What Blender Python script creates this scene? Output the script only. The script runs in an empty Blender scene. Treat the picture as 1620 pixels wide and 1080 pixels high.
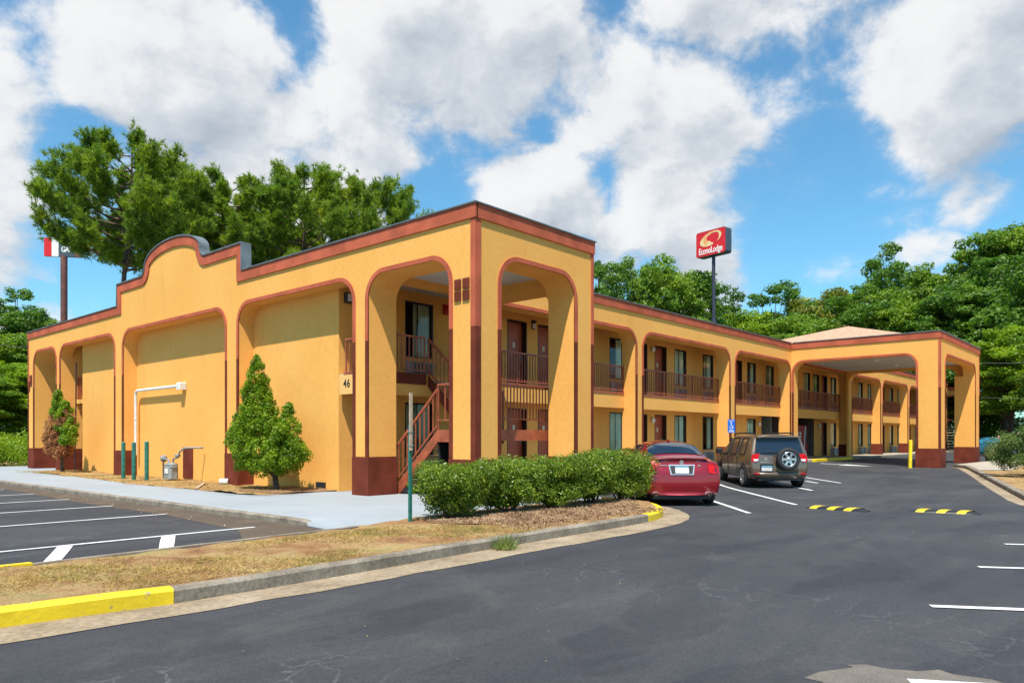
import bpy, bmesh, math, random
import numpy as np
from mathutils import Vector, Matrix
from mathutils.geometry import tessellate_polygon
sc = bpy.context.scene
COL = sc.collection
PI = math.pi
rad = math.radians

# ------------------------------------------------------------------ materials
def newmat(name):
    m = bpy.data.materials.new(name); m.use_nodes = True
    nt = m.node_tree
    return m, nt, nt.nodes['Principled BSDF']

def lin(c): return (c[0], c[1], c[2], 1.0)

def mat(name, col, rough=0.6, metal=0.0, var=0.0, vscale=2.0, bump=0.0, bscale=60.0, bdist=0.01, col2=None, spec=0.5, coat=0.0, detail=6.0, lo=0.35, hi=0.65):
    m, nt, b = newmat(name)
    b.inputs['Base Color'].default_value = lin(col)
    b.inputs['Roughness'].default_value = rough
    b.inputs['Metallic'].default_value = metal
    b.inputs['Specular IOR Level'].default_value = spec
    b.inputs['Coat Weight'].default_value = coat
    tc = nt.nodes.new('ShaderNodeTexCoord')
    if var > 0 or col2:
        n = nt.nodes.new('ShaderNodeTexNoise'); n.inputs['Scale'].default_value = vscale; n.inputs['Detail'].default_value = detail
        nt.links.new(tc.outputs['Object'], n.inputs['Vector'])
        r = nt.nodes.new('ShaderNodeValToRGB')
        c2 = col2 if col2 else tuple(max(0, x*(1-var)) for x in col)
        c1 = col if col2 else tuple(min(1, x*(1+var*0.5)) for x in col)
        r.color_ramp.elements[0].position = lo; r.color_ramp.elements[0].color = lin(c2)
        r.color_ramp.elements[1].position = hi; r.color_ramp.elements[1].color = lin(c1)
        nt.links.new(n.outputs['Fac'], r.inputs['Fac']); nt.links.new(r.outputs['Color'], b.inputs['Base Color'])
    if bump > 0:
        n2 = nt.nodes.new('ShaderNodeTexNoise'); n2.inputs['Scale'].default_value = bscale; n2.inputs['Detail'].default_value = 4
        nt.links.new(tc.outputs['Object'], n2.inputs['Vector'])
        bp = nt.nodes.new('ShaderNodeBump'); bp.inputs['Strength'].default_value = bump; bp.inputs['Distance'].default_value = bdist
        nt.links.new(n2.outputs['Fac'], bp.inputs['Height']); nt.links.new(bp.outputs['Normal'], b.inputs['Normal'])
    return m

M = {}
def N(nt, typ, **kw):
    n = nt.nodes.new(typ)
    for k, v in kw.items():
        if k.startswith('_'): setattr(n, k[1:], v)
        else: n.inputs[k.replace('__', ' ')].default_value = v
    return n
def L(nt, a, b): nt.links.new(a, b)
def ramp(nt, src, stops):
    r = nt.nodes.new('ShaderNodeValToRGB')
    e = r.color_ramp.elements
    while len(e) < len(stops): e.new(0.5)
    for i, (p, c) in enumerate(stops):
        e[i].position = p; e[i].color = lin(c) if len(c) == 3 else c
    L(nt, src, r.inputs['Fac']); return r
def mixc(nt, fac, a, b, mode='MIX'):
    n = nt.nodes.new('ShaderNodeMix'); n.data_type = 'RGBA'; n.blend_type = mode
    for s, v in ((0, fac), (6, a), (7, b)):
        if hasattr(v, 'links') or hasattr(v, 'is_linked'): L(nt, v, n.inputs[s])
        else: n.inputs[s].default_value = v if s == 0 else lin(v)
    return n.outputs[2]
def noise(nt, vec, scale, detail=5, rough=0.5, dist=0.0):
    n = nt.nodes.new('ShaderNodeTexNoise'); n.inputs['Scale'].default_value = scale; n.inputs['Detail'].default_value = detail
    n.inputs['Roughness'].default_value = rough; n.inputs['Distortion'].default_value = dist
    L(nt, vec, n.inputs['Vector']); return n.outputs['Fac']
def mapped(nt, vec, scale):
    mp = nt.nodes.new('ShaderNodeMapping'); mp.inputs['Scale'].default_value = scale
    L(nt, vec, mp.inputs['Vector']); return mp.outputs['Vector']

def stucco(name, base, dark):
    m, nt, b = newmat(name)
    tc = N(nt, 'ShaderNodeTexCoord'); v = tc.outputs['Object']
    r1 = ramp(nt, noise(nt, v, 0.55, 5, 0.6), [(0.3, dark), (0.7, base)])
    # faint vertical weather streaks and blotches
    st = noise(nt, mapped(nt, v, (1.6, 1.6, 0.22)), 1.0, 6, 0.6)
    r2 = ramp(nt, st, [(0.26, (0.80, 0.76, 0.70)), (0.42, (1, 1, 1))])
    c = mixc(nt, 0.38, r1.outputs['Color'], r2.outputs['Color'], 'MULTIPLY')
    r3 = ramp(nt, noise(nt, v, 9.0, 4), [(0.35, (0.93, 0.92, 0.90)), (0.6, (1, 1, 1))])
    c = mixc(nt, 0.8, c, r3.outputs['Color'], 'MULTIPLY')
    # splash dirt spots near wall foot (real grime band)
    L(nt, c, b.inputs['Base Color'])
    b.inputs['Roughness'].default_value = 0.9; b.inputs['Specular IOR Level'].default_value = 0.12
    bp = N(nt, 'ShaderNodeBump', Strength=0.5, Distance=0.012)
    L(nt, noise(nt, mapped(nt, v, (1, 1, 1.6)), 26, 6, 0.7), bp.inputs['Height']); L(nt, bp.outputs['Normal'], b.inputs['Normal'])
    return m
M['yellow'] = stucco('yellow_stucco', (0.89, 0.450, 0.118), (0.85, 0.402, 0.094))
M['signyel'] = mat('cream_sign_board', (0.84, 0.47, 0.145), 0.6, bump=0.1)
M['salmon'] = mat('salmon_paint', (0.50, 0.115, 0.058), 0.85, spec=0.15, var=0.22, vscale=1.6, bump=0.15, bscale=30)
M['brown'] = mat('dark_brown_paint', (0.165, 0.036, 0.019), 0.85, spec=0.12, var=0.25, vscale=2.2, bump=0.2, bscale=30)
M['rail'] = mat('rust_red_paint', (0.36, 0.085, 0.036), 0.5, var=0.3, vscale=4)
M['door'] = mat('door_red_brown', (0.40, 0.078, 0.026), 0.45, var=0.2, vscale=1.3)
M['jamb'] = mat('dark_jamb', (0.03, 0.011, 0.009), 0.5)
M['cap'] = mat('galvanised_cap', (0.17, 0.19, 0.19), 0.5, metal=0.3, var=0.3, vscale=3)
M['ceil'] = mat('ceiling_paint', (0.62, 0.60, 0.56), 0.8, var=0.08)
M['white'] = mat('white_paint', (0.75, 0.74, 0.70), 0.5, var=0.12, vscale=5)
M['cream'] = mat('cream_plastic', (0.65, 0.58, 0.42), 0.5)
M['dark'] = mat('shade_black', (0.008, 0.008, 0.009), 0.6)  # near-black that paints shade onto the stair panels and room backing
M['black'] = mat('black_plastic', (0.015, 0.015, 0.016), 0.45)
M['rubber'] = mat('tyre_rubber', (0.018, 0.018, 0.019), 0.75, bump=0.2, bscale=90)
M['metal'] = mat('galvanised_steel', (0.42, 0.43, 0.43), 0.4, metal=0.6, var=0.25, vscale=9)
M['acgrey'] = mat('unit_grey', (0.30, 0.33, 0.34), 0.6, var=0.2, vscale=8)
M['acslot'] = mat('unit_slots', (0.05, 0.05, 0.05), 0.7)
M['rim'] = mat('alloy_rim', (0.62, 0.63, 0.65), 0.28, metal=0.85)
M['chrome'] = mat('chrome', (0.6, 0.6, 0.6), 0.3, metal=0.6)
M['redlens'] = mat('red_lens', (0.50, 0.003, 0.006), 0.35, spec=0.3)
M['clearlens'] = mat('clear_lens', (0.75, 0.74, 0.74), 0.12, coat=1.0)
M['plate'] = mat('plate_face', (0.62, 0.66, 0.66), 0.4, col2=(0.55, 0.45, 0.40), vscale=14)
M['plateblue'] = mat('plate_blue_band', (0.12, 0.28, 0.36), 0.4)
M['bark'] = mat('bark', (0.115, 0.075, 0.052), 0.9, col2=(0.05, 0.035, 0.027), vscale=7, bump=0.8, bscale=18, bdist=0.04)
M['barkred'] = mat('pine_bark', (0.17, 0.105, 0.075), 0.9, col2=(0.07, 0.045, 0.035), vscale=6, bump=0.8, bscale=12, bdist=0.05)
M['yellowpaint'] = mat('safety_yellow', (0.80, 0.58, 0.012), 0.55, var=0.16, vscale=5, bump=0.3, bscale=14)
M['green'] = mat('green_post_paint', (0.02, 0.16, 0.12), 0.5, var=0.35, vscale=6)
M['wood'] = mat('weathered_stake', (0.45, 0.33, 0.22), 0.85, var=0.3, vscale=12)
M['signred'] = mat('sign_red', (0.70, 0.012, 0.015), 0.35, var=0.08, vscale=0.5)
M['signgrey'] = mat('sign_cabinet', (0.055, 0.075, 0.095), 0.5)
M['signpole'] = mat('sign_pole_paint', (0.035, 0.035, 0.06), 0.5)
M['signwhite'] = mat('sign_white', (0.85, 0.82, 0.74), 0.4)
M['signpeach'] = mat('sign_swoosh', (0.88, 0.62, 0.30), 0.4, col2=(0.85, 0.25, 0.04), vscale=0.7, lo=0.4, hi=0.55)
M['rustpole'] = mat('rusty_pole', (0.17, 0.06, 0.045), 0.7, var=0.3)
M['blue'] = mat('sign_blue', (0.012, 0.12, 0.55), 0.4)
M['vendred'] = mat('vending_red', (0.42, 0.012, 0.02), 0.25)
M['grey'] = mat('meter_grey', (0.25, 0.27, 0.26), 0.6, var=0.3, vscale=10)
M['weathered'] = mat('grey_weathered', (0.3,0.3,0.3), 0.8)
M['bin'] = mat('bin_brown', (0.16, 0.10, 0.085), 0.7, var=0.2)
M['wire'] = mat('black_cable', (0.03, 0.03, 0.035), 0.6)
M['step'] = mat('concrete_tread', (0.42, 0.36, 0.22), 0.8, var=0.2)
M['curtain'] = mat('pale_curtain', (0.72, 0.76, 0.60), 0.85, var=0.15)
M['redcurtain'] = mat('flower', (0.78, 0.36, 0.33), 0.6, var=0.4, vscale=3)

def glass_mat(name, tint, transp, rough=0.03, refl=0.07):
    m = bpy.data.materials.new(name); m.use_nodes = True; nt = m.node_tree; nt.nodes.clear()
    out = N(nt, 'ShaderNodeOutputMaterial'); t = N(nt, 'ShaderNodeBsdfTransparent'); t.inputs[0].default_value = lin(tint)
    d = N(nt, 'ShaderNodeBsdfDiffuse'); d.inputs[0].default_value = (0.01, 0.013, 0.016, 1)
    g = N(nt, 'ShaderNodeBsdfGlossy'); g.inputs['Roughness'].default_value = rough; g.inputs[0].default_value = (0.95, 0.97, 1, 1)
    m1 = N(nt, 'ShaderNodeMixShader'); m1.inputs[0].default_value = transp
    L(nt, d.outputs[0], m1.inputs[1]); L(nt, t.outputs[0], m1.inputs[2])
    f = N(nt, 'ShaderNodeFresnel'); f.inputs[0].default_value = 1.45
    ma = N(nt, 'ShaderNodeMath', _operation='MULTIPLY_ADD'); ma.inputs[1].default_value = 1.0; ma.inputs[2].default_value = refl
    L(nt, f.outputs[0], ma.inputs[0])
    m2 = N(nt, 'ShaderNodeMixShader'); L(nt, ma.outputs[0], m2.inputs[0]); L(nt, m1.outputs[0], m2.inputs[1]); L(nt, g.outputs[0], m2.inputs[2])
    L(nt, m2.outputs[0], out.inputs[0]); return m
M['glass'] = glass_mat('window_glass', (0.92, 0.96, 0.92), 0.96, refl=0.0)
M['carglass'] = glass_mat('car_glass', (0.12, 0.14, 0.15), 0.35)

def carpaint(name, col):
    m, nt, b = newmat(name)
    b.inputs['Base Color'].default_value = lin(col); b.inputs['Roughness'].default_value = 0.32
    b.inputs['Metallic'].default_value = 0.35; b.inputs['Coat Weight'].default_value = 1.0; b.inputs['Coat Roughness'].default_value = 0.04
    return m
M['maroon'] = carpaint('maroon_car_paint', (0.28, 0.003, 0.009))
M['taupe'] = carpaint('bronze_car_paint', (0.15, 0.105, 0.070))
M['teal'] = carpaint('teal_car_paint', (0.03, 0.22, 0.32))

def leafmat(name, c1, c2, c3, scale=1.2, trans=0.35, rough=0.5, fine=9.0):
    m = bpy.data.materials.new(name); m.use_nodes = True; nt = m.node_tree; nt.nodes.clear()
    out = N(nt, 'ShaderNodeOutputMaterial'); tc = N(nt, 'ShaderNodeTexCoord'); v = tc.outputs['Object']
    r = ramp(nt, noise(nt, v, scale, 4, 0.6), [(0.30, c1), (0.5, c2), (0.72, c3)])
    r2 = ramp(nt, noise(nt, v, fine, 2, 0.5), [(0.3, (0.72, 0.75, 0.7)), (0.7, (1.35, 1.3, 1.1))])
    c = mixc(nt, 0.8, r.outputs['Color'], r2.outputs['Color'], 'MULTIPLY')
    p = N(nt, 'ShaderNodeBsdfPrincipled', Roughness=rough); p.inputs['Specular IOR Level'].default_value = 0.35
    t = N(nt, 'ShaderNodeBsdfTranslucent')
    ct = mixc(nt, 1.0, c, (1.15, 1.35, 0.5), 'MULTIPLY')
    L(nt, c, p.inputs['Base Color']); L(nt, ct, t.inputs['Color'])
    mx = N(nt, 'ShaderNodeMixShader'); mx.inputs[0].default_value = trans
    L(nt, p.outputs[0], mx.inputs[1]); L(nt, t.outputs[0], mx.inputs[2]); L(nt, mx.outputs[0], out.inputs[0])
    return m
M['pine'] = leafmat('pine_needles', (0.105, 0.182, 0.020), (0.193, 0.278, 0.026), (0.367, 0.410, 0.031), 0.55, 0.42, 0.5, 2.2)
M['leafdark'] = leafmat('dark_leaves', (0.053, 0.125, 0.017), (0.096, 0.191, 0.022), (0.175, 0.264, 0.029), 0.35, 0.40, 0.5, 1.6)
M['leafmid'] = leafmat('mid_leaves', (0.088, 0.175, 0.017), (0.158, 0.256, 0.024), (0.263, 0.344, 0.032), 0.35, 0.42, 0.5, 1.6)
M['leaflight'] = leafmat('light_leaves', (0.124, 0.216, 0.014), (0.206, 0.308, 0.016), (0.344, 0.419, 0.024), 0.45, 0.45, 0.5, 2.0)
M['leafolive'] = leafmat('olive_leaves', (0.149, 0.175, 0.029), (0.227, 0.241, 0.039), (0.333, 0.307, 0.048), 0.4, 0.4, 0.5, 1.8)
M['cypress'] = leafmat('cypress_sprays', (0.085, 0.16, 0.010), (0.17, 0.27, 0.010), (0.32, 0.40, 0.020), 2.2, 0.35, 0.5, 14)
M['rusty'] = leafmat('dead_sprays', (0.24, 0.10, 0.045), (0.36, 0.15, 0.07), (0.42, 0.23, 0.12), 2.2, 0.2, 0.8, 14)
M['boxleaf'] = leafmat('hedge_leaves', (0.06, 0.115, 0.014), (0.15, 0.225, 0.022), (0.36, 0.43, 0.06), 2.5, 0.35, 0.35, 22)
M['roseleaf'] = leafmat('rose_leaves', (0.07, 0.12, 0.03), (0.13, 0.19, 0.05), (0.21, 0.27, 0.08), 2.5, 0.35, 0.45, 20)
M['straw'] = leafmat('dry_grass', (0.22, 0.20, 0.05), (0.44, 0.29, 0.11), (0.56, 0.43, 0.21), 1.0, 0.25, 0.8, 9)
M['chips'] = leafmat('bark_chips', (0.20, 0.11, 0.065), (0.34, 0.21, 0.125), (0.46, 0.32, 0.21), 3.0, 0.05, 0.9, 14)
M['weed'] = leafmat('weed_green', (0.08, 0.13, 0.03), (0.15, 0.20, 0.05), (0.30, 0.30, 0.09), 3, 0.3, 0.6, 12)

def asphalt():
    m, nt, b = newmat('asphalt_sealed')
    tc = N(nt, 'ShaderNodeTexCoord'); v = tc.outputs['Object']
    base = ramp(nt, noise(nt, v, 0.22, 6, 0.6), [(0.32, (0.034, 0.035, 0.039)), (0.5, (0.044, 0.045, 0.049)), (0.68, (0.058, 0.058, 0.060))]).outputs['Color']
    # brushed sealer swaths and small-scale mottling
    sw = ramp(nt, noise(nt, mapped(nt, v, (0.25, 1.1, 1)), 1.3, 5, 0.6, 0.6), [(0.35, (0.84, 0.84, 0.86)), (0.62, (1.1, 1.08, 1.05))]).outputs['Color']
    c = mixc(nt, 1.0, base, sw, 'MULTIPLY')
    gr = ramp(nt, noise(nt, v, 130, 3, 0.6), [(0.35, (0.72, 0.72, 0.74)), (0.62, (1.28, 1.26, 1.22))]).outputs['Color']
    c = mixc(nt, 0.7, c, gr, 'MULTIPLY')
    # sealer laps: two coats meeting along a ragged edge
    lp = ramp(nt, noise(nt, mapped(nt, v, (0.35, 0.8, 1)), 0.5, 9, 0.62, 1.2), [(0.485, (0.86, 0.86, 0.87)), (0.51, (1.08, 1.08, 1.07))]).outputs['Color']
    c = mixc(nt, 0.8, c, lp, 'MULTIPLY')
    ag = N(nt, 'ShaderNodeTexVoronoi'); ag.inputs['Scale'].default_value = 60; L(nt, v, ag.inputs['Vector'])
    agc = ramp(nt, ag.outputs['Color'], [(0.2, (0.72, 0.72, 0.74)), (0.85, (1.35, 1.32, 1.28))]).outputs['Color']
    c = mixc(nt, 0.55, c, agc, 'MULTIPLY')
    ol = ramp(nt, noise(nt, v, 1.9, 4, 0.5), [(0.66, (0, 0, 0)), (0.76, (1, 1, 1))]).outputs['Color']
    c = mixc(nt, N2(nt, ol, 0.35), c, (0.02, 0.02, 0.022))
    # grey-brown worn places
    wn = ramp(nt, noise(nt, v, 0.42, 7, 0.7, 0.8), [(0.60, (0, 0, 0)), (0.74, (1, 1, 1))]).outputs['Color']
    c = mixc(nt, N2(nt, wn, 0.45), c, (0.11, 0.098, 0.085))
    # hairline cracks in patches (voronoi edges, distorted)
    wob = N(nt, 'ShaderNodeTexNoise'); wob.inputs['Scale'].default_value = 1.7; wob.inputs['Detail'].default_value = 5; L(nt, v, wob.inputs['Vector'])
    add = N(nt, 'ShaderNodeVectorMath', _operation='MULTIPLY_ADD'); L(nt, wob.outputs['Color'], add.inputs[0]); add.inputs[1].default_value = (0.7, 0.7, 0.7); L(nt, v, add.inputs[2])
    vo = N(nt, 'ShaderNodeTexVoronoi', _feature='DISTANCE_TO_EDGE'); vo.inputs['Scale'].default_value = 1.5; L(nt, add.outputs[0], vo.inputs['Vector'])
    cr = ramp(nt, vo.outputs['Distance'], [(0.0, (1, 1, 1)), (0.016, (0, 0, 0))]).outputs['Color']
    ms = ramp(nt, noise(nt, v, 0.26, 3), [(0.50, (0, 0, 0)), (0.60, (1, 1, 1))]).outputs['Color']
    cm = mixc(nt, 1.0, cr, ms, 'MULTIPLY')
    c = mixc(nt, N2(nt, cm, 0.6), c, (0.14, 0.135, 0.13))
    # pale grit specks
    vs = N(nt, 'ShaderNodeTexVoronoi'); vs.inputs['Scale'].default_value = 5.5; L(nt, v, vs.inputs['Vector'])
    sp = ramp(nt, vs.outputs['Distance'], [(0.0, (1, 1, 1)), (0.045, (0, 0, 0))]).outputs['Color']
    c = mixc(nt, N2(nt, sp, 0.0), c, (0.28, 0.25, 0.20))
    L(nt, c, b.inputs['Base Color']); b.inputs['Roughness'].default_value = 0.8; b.inputs['Specular IOR Level'].default_value = 0.3
    bp = N(nt, 'ShaderNodeBump', Strength=0.35, Distance=0.006); L(nt, noise(nt, v, 110, 3, 0.7), bp.inputs['Height']); L(nt, bp.outputs['Normal'], b.inputs['Normal'])
    return m
def N2(nt, src, k):
    n = N(nt, 'ShaderNodeMath', _operation='MULTIPLY'); L(nt, src, n.inputs[0]); n.inputs[1].default_value = k; return n.outputs[0]
M['asphalt'] = asphalt()
def ground_mat(name, stops, sc1, sc2, bstr=0.5, bsc=30, bd=0.03, k=0.75):
    m, nt, b = newmat(name)
    tc = N(nt, 'ShaderNodeTexCoord'); v = tc.outputs['Object']
    c = ramp(nt, noise(nt, v, sc1, 8, 0.7), stops).outputs['Color']
    g = ramp(nt, noise(nt, v, sc2, 4, 0.6), [(0.3, (0.65, 0.62, 0.6)), (0.65, (1.25, 1.2, 1.15))]).outputs['Color']
    c = mixc(nt, k, c, g, 'MULTIPLY')
    L(nt, c, b.inputs['Base Color']); b.inputs['Roughness'].default_value = 0.9; b.inputs['Specular IOR Level'].default_value = 0.2
    bp = N(nt, 'ShaderNodeBump', Strength=bstr, Distance=bd); L(nt, noise(nt, v, bsc, 5, 0.7), bp.inputs['Height']); L(nt, bp.outputs['Normal'], b.inputs['Normal'])
    return m
M['concrete'] = ground_mat('kerb_concrete', [(0.3, (0.12, 0.10, 0.078)), (0.5, (0.235, 0.20, 0.155)), (0.7, (0.34, 0.30, 0.245))], 2.1, 30, 0.4, 50, 0.01)
M['gutter'] = ground_mat('gutter_dusty', [(0.3, (0.17, 0.13, 0.085)), (0.5, (0.29, 0.225, 0.15)), (0.75, (0.38, 0.31, 0.22))], 1.3, 18, 0.3, 50, 0.01)
M['walk'] = ground_mat('painted_walkway', [(0.3, (0.26, 0.284, 0.30)), (0.55, (0.30, 0.326, 0.343)), (0.8, (0.325, 0.35, 0.368))], 0.35, 60, 0.08, 80, 0.004, 0.22)
M['palewalk'] = ground_mat('plain_concrete_walk', [(0.3, (0.30, 0.26, 0.20)), (0.6, (0.42, 0.37, 0.30)), (0.8, (0.46, 0.42, 0.36))], 0.9, 25, 0.2, 50, 0.01)
M['dirt'] = ground_mat('dry_verge', [(0.28, (0.19, 0.085, 0.042)), (0.42, (0.32, 0.17, 0.075)), (0.56, (0.42, 0.29, 0.13)), (0.72, (0.26, 0.25, 0.08))], 1.5, 45, 0.9, 40, 0.04)
M['mulch'] = ground_mat('bark_mulch', [(0.3, (0.16, 0.08, 0.045)), (0.5, (0.30, 0.17, 0.095)), (0.7, (0.42, 0.28, 0.16))], 4, 60, 1.0, 60, 0.04)
M['redclay'] = ground_mat('clay_stained_asphalt', [(0.3, (0.075, 0.058, 0.045)), (0.55, (0.11, 0.085, 0.062)), (0.75, (0.17, 0.125, 0.085))], 1.2, 60, 0.3, 60, 0.01)
M['patch'] = ground_mat('worn_grey_patch', [(0.3, (0.10, 0.09, 0.08)), (0.55, (0.16, 0.14, 0.12)), (0.75, (0.22, 0.19, 0.16))], 2.2, 70, 0.4, 60, 0.01)
M['groundgrass'] = ground_mat('rough_grass', [(0.3, (0.06, 0.09, 0.025)), (0.55, (0.11, 0.13, 0.035)), (0.75, (0.22, 0.18, 0.07))], 0.4, 10, 0.8, 15, 0.06)
def worn_line(name, c, c2):
    m, nt, b = newmat(name); tc = N(nt, 'ShaderNodeTexCoord'); v = tc.outputs['Object']
    k = ramp(nt, noise(nt, v, 9, 6, 0.75), [(0.34, c2), (0.47, c)]).outputs['Color']
    k = mixc(nt, 0.6, k, ramp(nt, noise(nt, v, 1.4, 3), [(0.35, (0.75, 0.73, 0.7)), (0.6, (1, 1, 1))]).outputs['Color'], 'MULTIPLY')
    L(nt, k, b.inputs['Base Color']); b.inputs['Roughness'].default_value = 0.7; return m
M['line'] = worn_line('road_paint_white', (0.72, 0.71, 0.69), (0.45, 0.43, 0.41))
def chipped(name, col, under, thr=0.36):
    m, nt, b = newmat(name); tc = N(nt, 'ShaderNodeTexCoord'); v = tc.outputs['Object']
    k = ramp(nt, noise(nt, v, 5.5, 9, 0.72), [(thr, under), (thr+0.02, col)]).outputs['Color']
    k = mixc(nt, 0.7, k, ramp(nt, noise(nt, v, 2.0, 5, 0.6), [(0.3, (0.72, 0.70, 0.66)), (0.6, (1, 1, 1))]).outputs['Color'], 'MULTIPLY')
    L(nt, k, b.inputs['Base Color']); b.inputs['Roughness'].default_value = 0.6
    bp = N(nt, 'ShaderNodeBump', Strength=0.5, Distance=0.01); L(nt, noise(nt, v, 14, 5), bp.inputs['Height']); L(nt, bp.outputs['Normal'], b.inputs['Normal']); return m
M['kerbyel'] = chipped('kerb_yellow', (0.80, 0.56, 0.01), (0.25, 0.22, 0.18))
M['humpyel'] = chipped('hump_yellow', (0.76, 0.53, 0.012), (0.06, 0.055, 0.05), 0.38)
def shingles():
    m, nt, b = newmat('tan_shingles'); tc = N(nt, 'ShaderNodeTexCoord'); v = tc.outputs['Object']
    br = N(nt, 'ShaderNodeTexBrick'); br.inputs['Scale'].default_value = 1.6; br.inputs['Mortar Size'].default_value = 0.012
    br.inputs['Color1'].default_value = (0.46, 0.26, 0.155, 1); br.inputs['Color2'].default_value = (0.56, 0.33, 0.205, 1); br.inputs['Mortar'].default_value = (0.26, 0.15, 0.10, 1)
    L(nt, v, br.inputs['Vector'])
    c = mixc(nt, 0.7, br.outputs['Color'], ramp(nt, noise(nt, v, 3, 5), [(0.3, (0.8, 0.8, 0.8)), (0.7, (1.1, 1.1, 1.1))]).outputs['Color'], 'MULTIPLY')
    L(nt, c, b.inputs['Base Color']); b.inputs['Roughness'].default_value = 0.9; return m
M['shingle'] = shingles()

# ------------------------------------------------------------------ mesh helpers
SPLITS = {'pier_base', 'arch_soffit', 'recess_lining', 'lower_trim', 'tower_inner_wall', 'canopy_pier', 'wall_tile', 'rear_wall', 'balcony_edge', 'corridor_ceiling', 'flat_roof', 'recess_screen', 'corner_strip', 'balcony_end', 'upper_stringer', 'stair_shade_panel', 'plate_band', 'exhaust_tip', 'door_handle_pair', 'regulator', 'badge', 'door_gap'}
class MB:
    def __init__(s): s.v = []; s.f = []; s.m = []; s.sm = []
    def add(s, vs, fs, mi=0, smooth=False):
        o = len(s.v); s.v += [tuple(p) for p in vs]
        for f in fs: s.f.append(tuple(i+o for i in f)); s.m.append(mi); s.sm.append(smooth)
        return s
    def box(s, x0, x1, y0, y1, z0, z1, mi=0, mat4=None):
        vs = [Vector(p) for p in ((x0,y0,z0),(x1,y0,z0),(x1,y1,z0),(x0,y1,z0),(x0,y0,z1),(x1,y0,z1),(x1,y1,z1),(x0,y1,z1))]
        if mat4 is not None: vs = [mat4 @ p for p in vs]
        return s.add(vs, [(0,3,2,1),(4,5,6,7),(0,1,5,4),(1,2,6,5),(2,3,7,6),(3,0,4,7)], mi)
    def cbox(s, x0, x1, y0, y1, z0, z1, c=0.02, mi=0):
        # box with chamfered vertical + top edges
        b = [(x0+c,y0),(x1-c,y0),(x1,y0+c),(x1,y1-c),(x1-c,y1),(x0+c,y1),(x0,y1-c),(x0,y0+c)]
        t = [(x0+2*c,y0+c),(x1-2*c,y0+c),(x1-c,y0+2*c),(x1-c,y1-2*c),(x1-2*c,y1-c),(x0+2*c,y1-c),(x0+c,y1-2*c),(x0+c,y0+2*c)]
        vs = [(x,y,z0) for x,y in b]+[(x,y,z1-c) for x,y in b]+[(x,y,z1) for x,y in t]
        fs = [tuple(range(7,-1,-1)), tuple(range(16,24))]
        for k in (0, 8):
            for i in range(8): j = (i+1) % 8; fs.append((k+i,k+j,k+8+j,k+8+i))
        return s.add(vs, fs, mi)
    def tube(s, pts, r, n=8, mi=0, cap=True, smooth=True):
        pts = [Vector(p) for p in pts]; rs = r if isinstance(r, (list, tuple)) else [r]*len(pts)
        vs = []; fs = []
        up = Vector((0,0,1)); prev = None
        for i, p in enumerate(pts):
            a = pts[max(i-1,0)]; b = pts[min(i+1,len(pts)-1)]; d = (b-a).normalized()
            if prev is None:
                u = d.cross(up)
                if u.length < 1e-3: u = d.cross(Vector((1,0,0)))
                u.normalize()
            else:
                u = (prev - d*prev.dot(d)).normalized()
            prev = u; w = d.cross(u)
            for k in range(n):
                t = 2*PI*k/n; vs.append(p + (u*math.cos(t)+w*math.sin(t))*rs[i])
        for i in range(len(pts)-1):
            for k in range(n):
                k2 = (k+1) % n; fs.append((i*n+k, i*n+k2, (i+1)*n+k2, (i+1)*n+k))
        s.add(vs, fs, mi, smooth)
        if cap:
            m = (len(pts)-1)*n; s.add([vs[k] for k in range(n)], [tuple(range(n-1,-1,-1))], mi); s.add([vs[m+k] for k in range(n)], [tuple(range(n))], mi)
        return s
    def bar(s, a, b, w, h, mi=0):
        a = Vector(a); b = Vector(b); d = (b-a).normalized(); up = Vector((0,0,1))
        u = d.cross(up)
        if u.length < 1e-3: u = Vector((1,0,0))
        u.normalize(); v = u.cross(d)
        vs = []
        for p in (a, b):
            for q, r in ((-1,-1),(1,-1),(1,1),(-1,1)): vs.append(p+u*q*w/2+v*r*h/2)
        return s.add(vs, [(3,2,1,0),(4,5,6,7),(0,1,5,4),(1,2,6,5),(2,3,7,6),(3,0,4,7)], mi)
    def prism(s, poly, fn, d0, d1, mi=0, caps=True):
        # poly: list of (a,b), fn(a,b,d)->xyz
        n = len(poly)
        vs = [fn(a,b,d0) for a,b in poly]+[fn(a,b,d1) for a,b in poly]
        fs = []
        if caps:
            tr = tessellate_polygon([[Vector((a,b,0)) for a,b in poly]])
            for t in tr: fs.append(tuple(t)); fs.append((t[2]+n, t[1]+n, t[0]+n))
        for i in range(n): j = (i+1) % n; fs.append((i, j, j+n, i+n))
        return s.add(vs, fs, mi)
    def lathe(s, prof, n=24, mi=0, fn=None, smooth=True):
        # prof: (r, h) around local axis; fn(x,y,h)->xyz
        fn = fn or (lambda x,y,h: (x,y,h)); vs = []; fs = []
        for r, h in prof:
            for k in range(n): t = 2*PI*k/n; vs.append(fn(r*math.cos(t), r*math.sin(t), h))
        for i in range(len(prof)-1):
            for k in range(n): k2 = (k+1) % n; fs.append((i*n+k, i*n+k2, (i+1)*n+k2, (i+1)*n+k))
        return s.add(vs, fs, mi, smooth)
    def disc(s, r, h, n=24, mi=0, fn=None):
        fn = fn or (lambda x,y,h: (x,y,h))
        return s.add([fn(r*math.cos(2*PI*k/n), r*math.sin(2*PI*k/n), h) for k in range(n)], [tuple(range(n))], mi)
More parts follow.
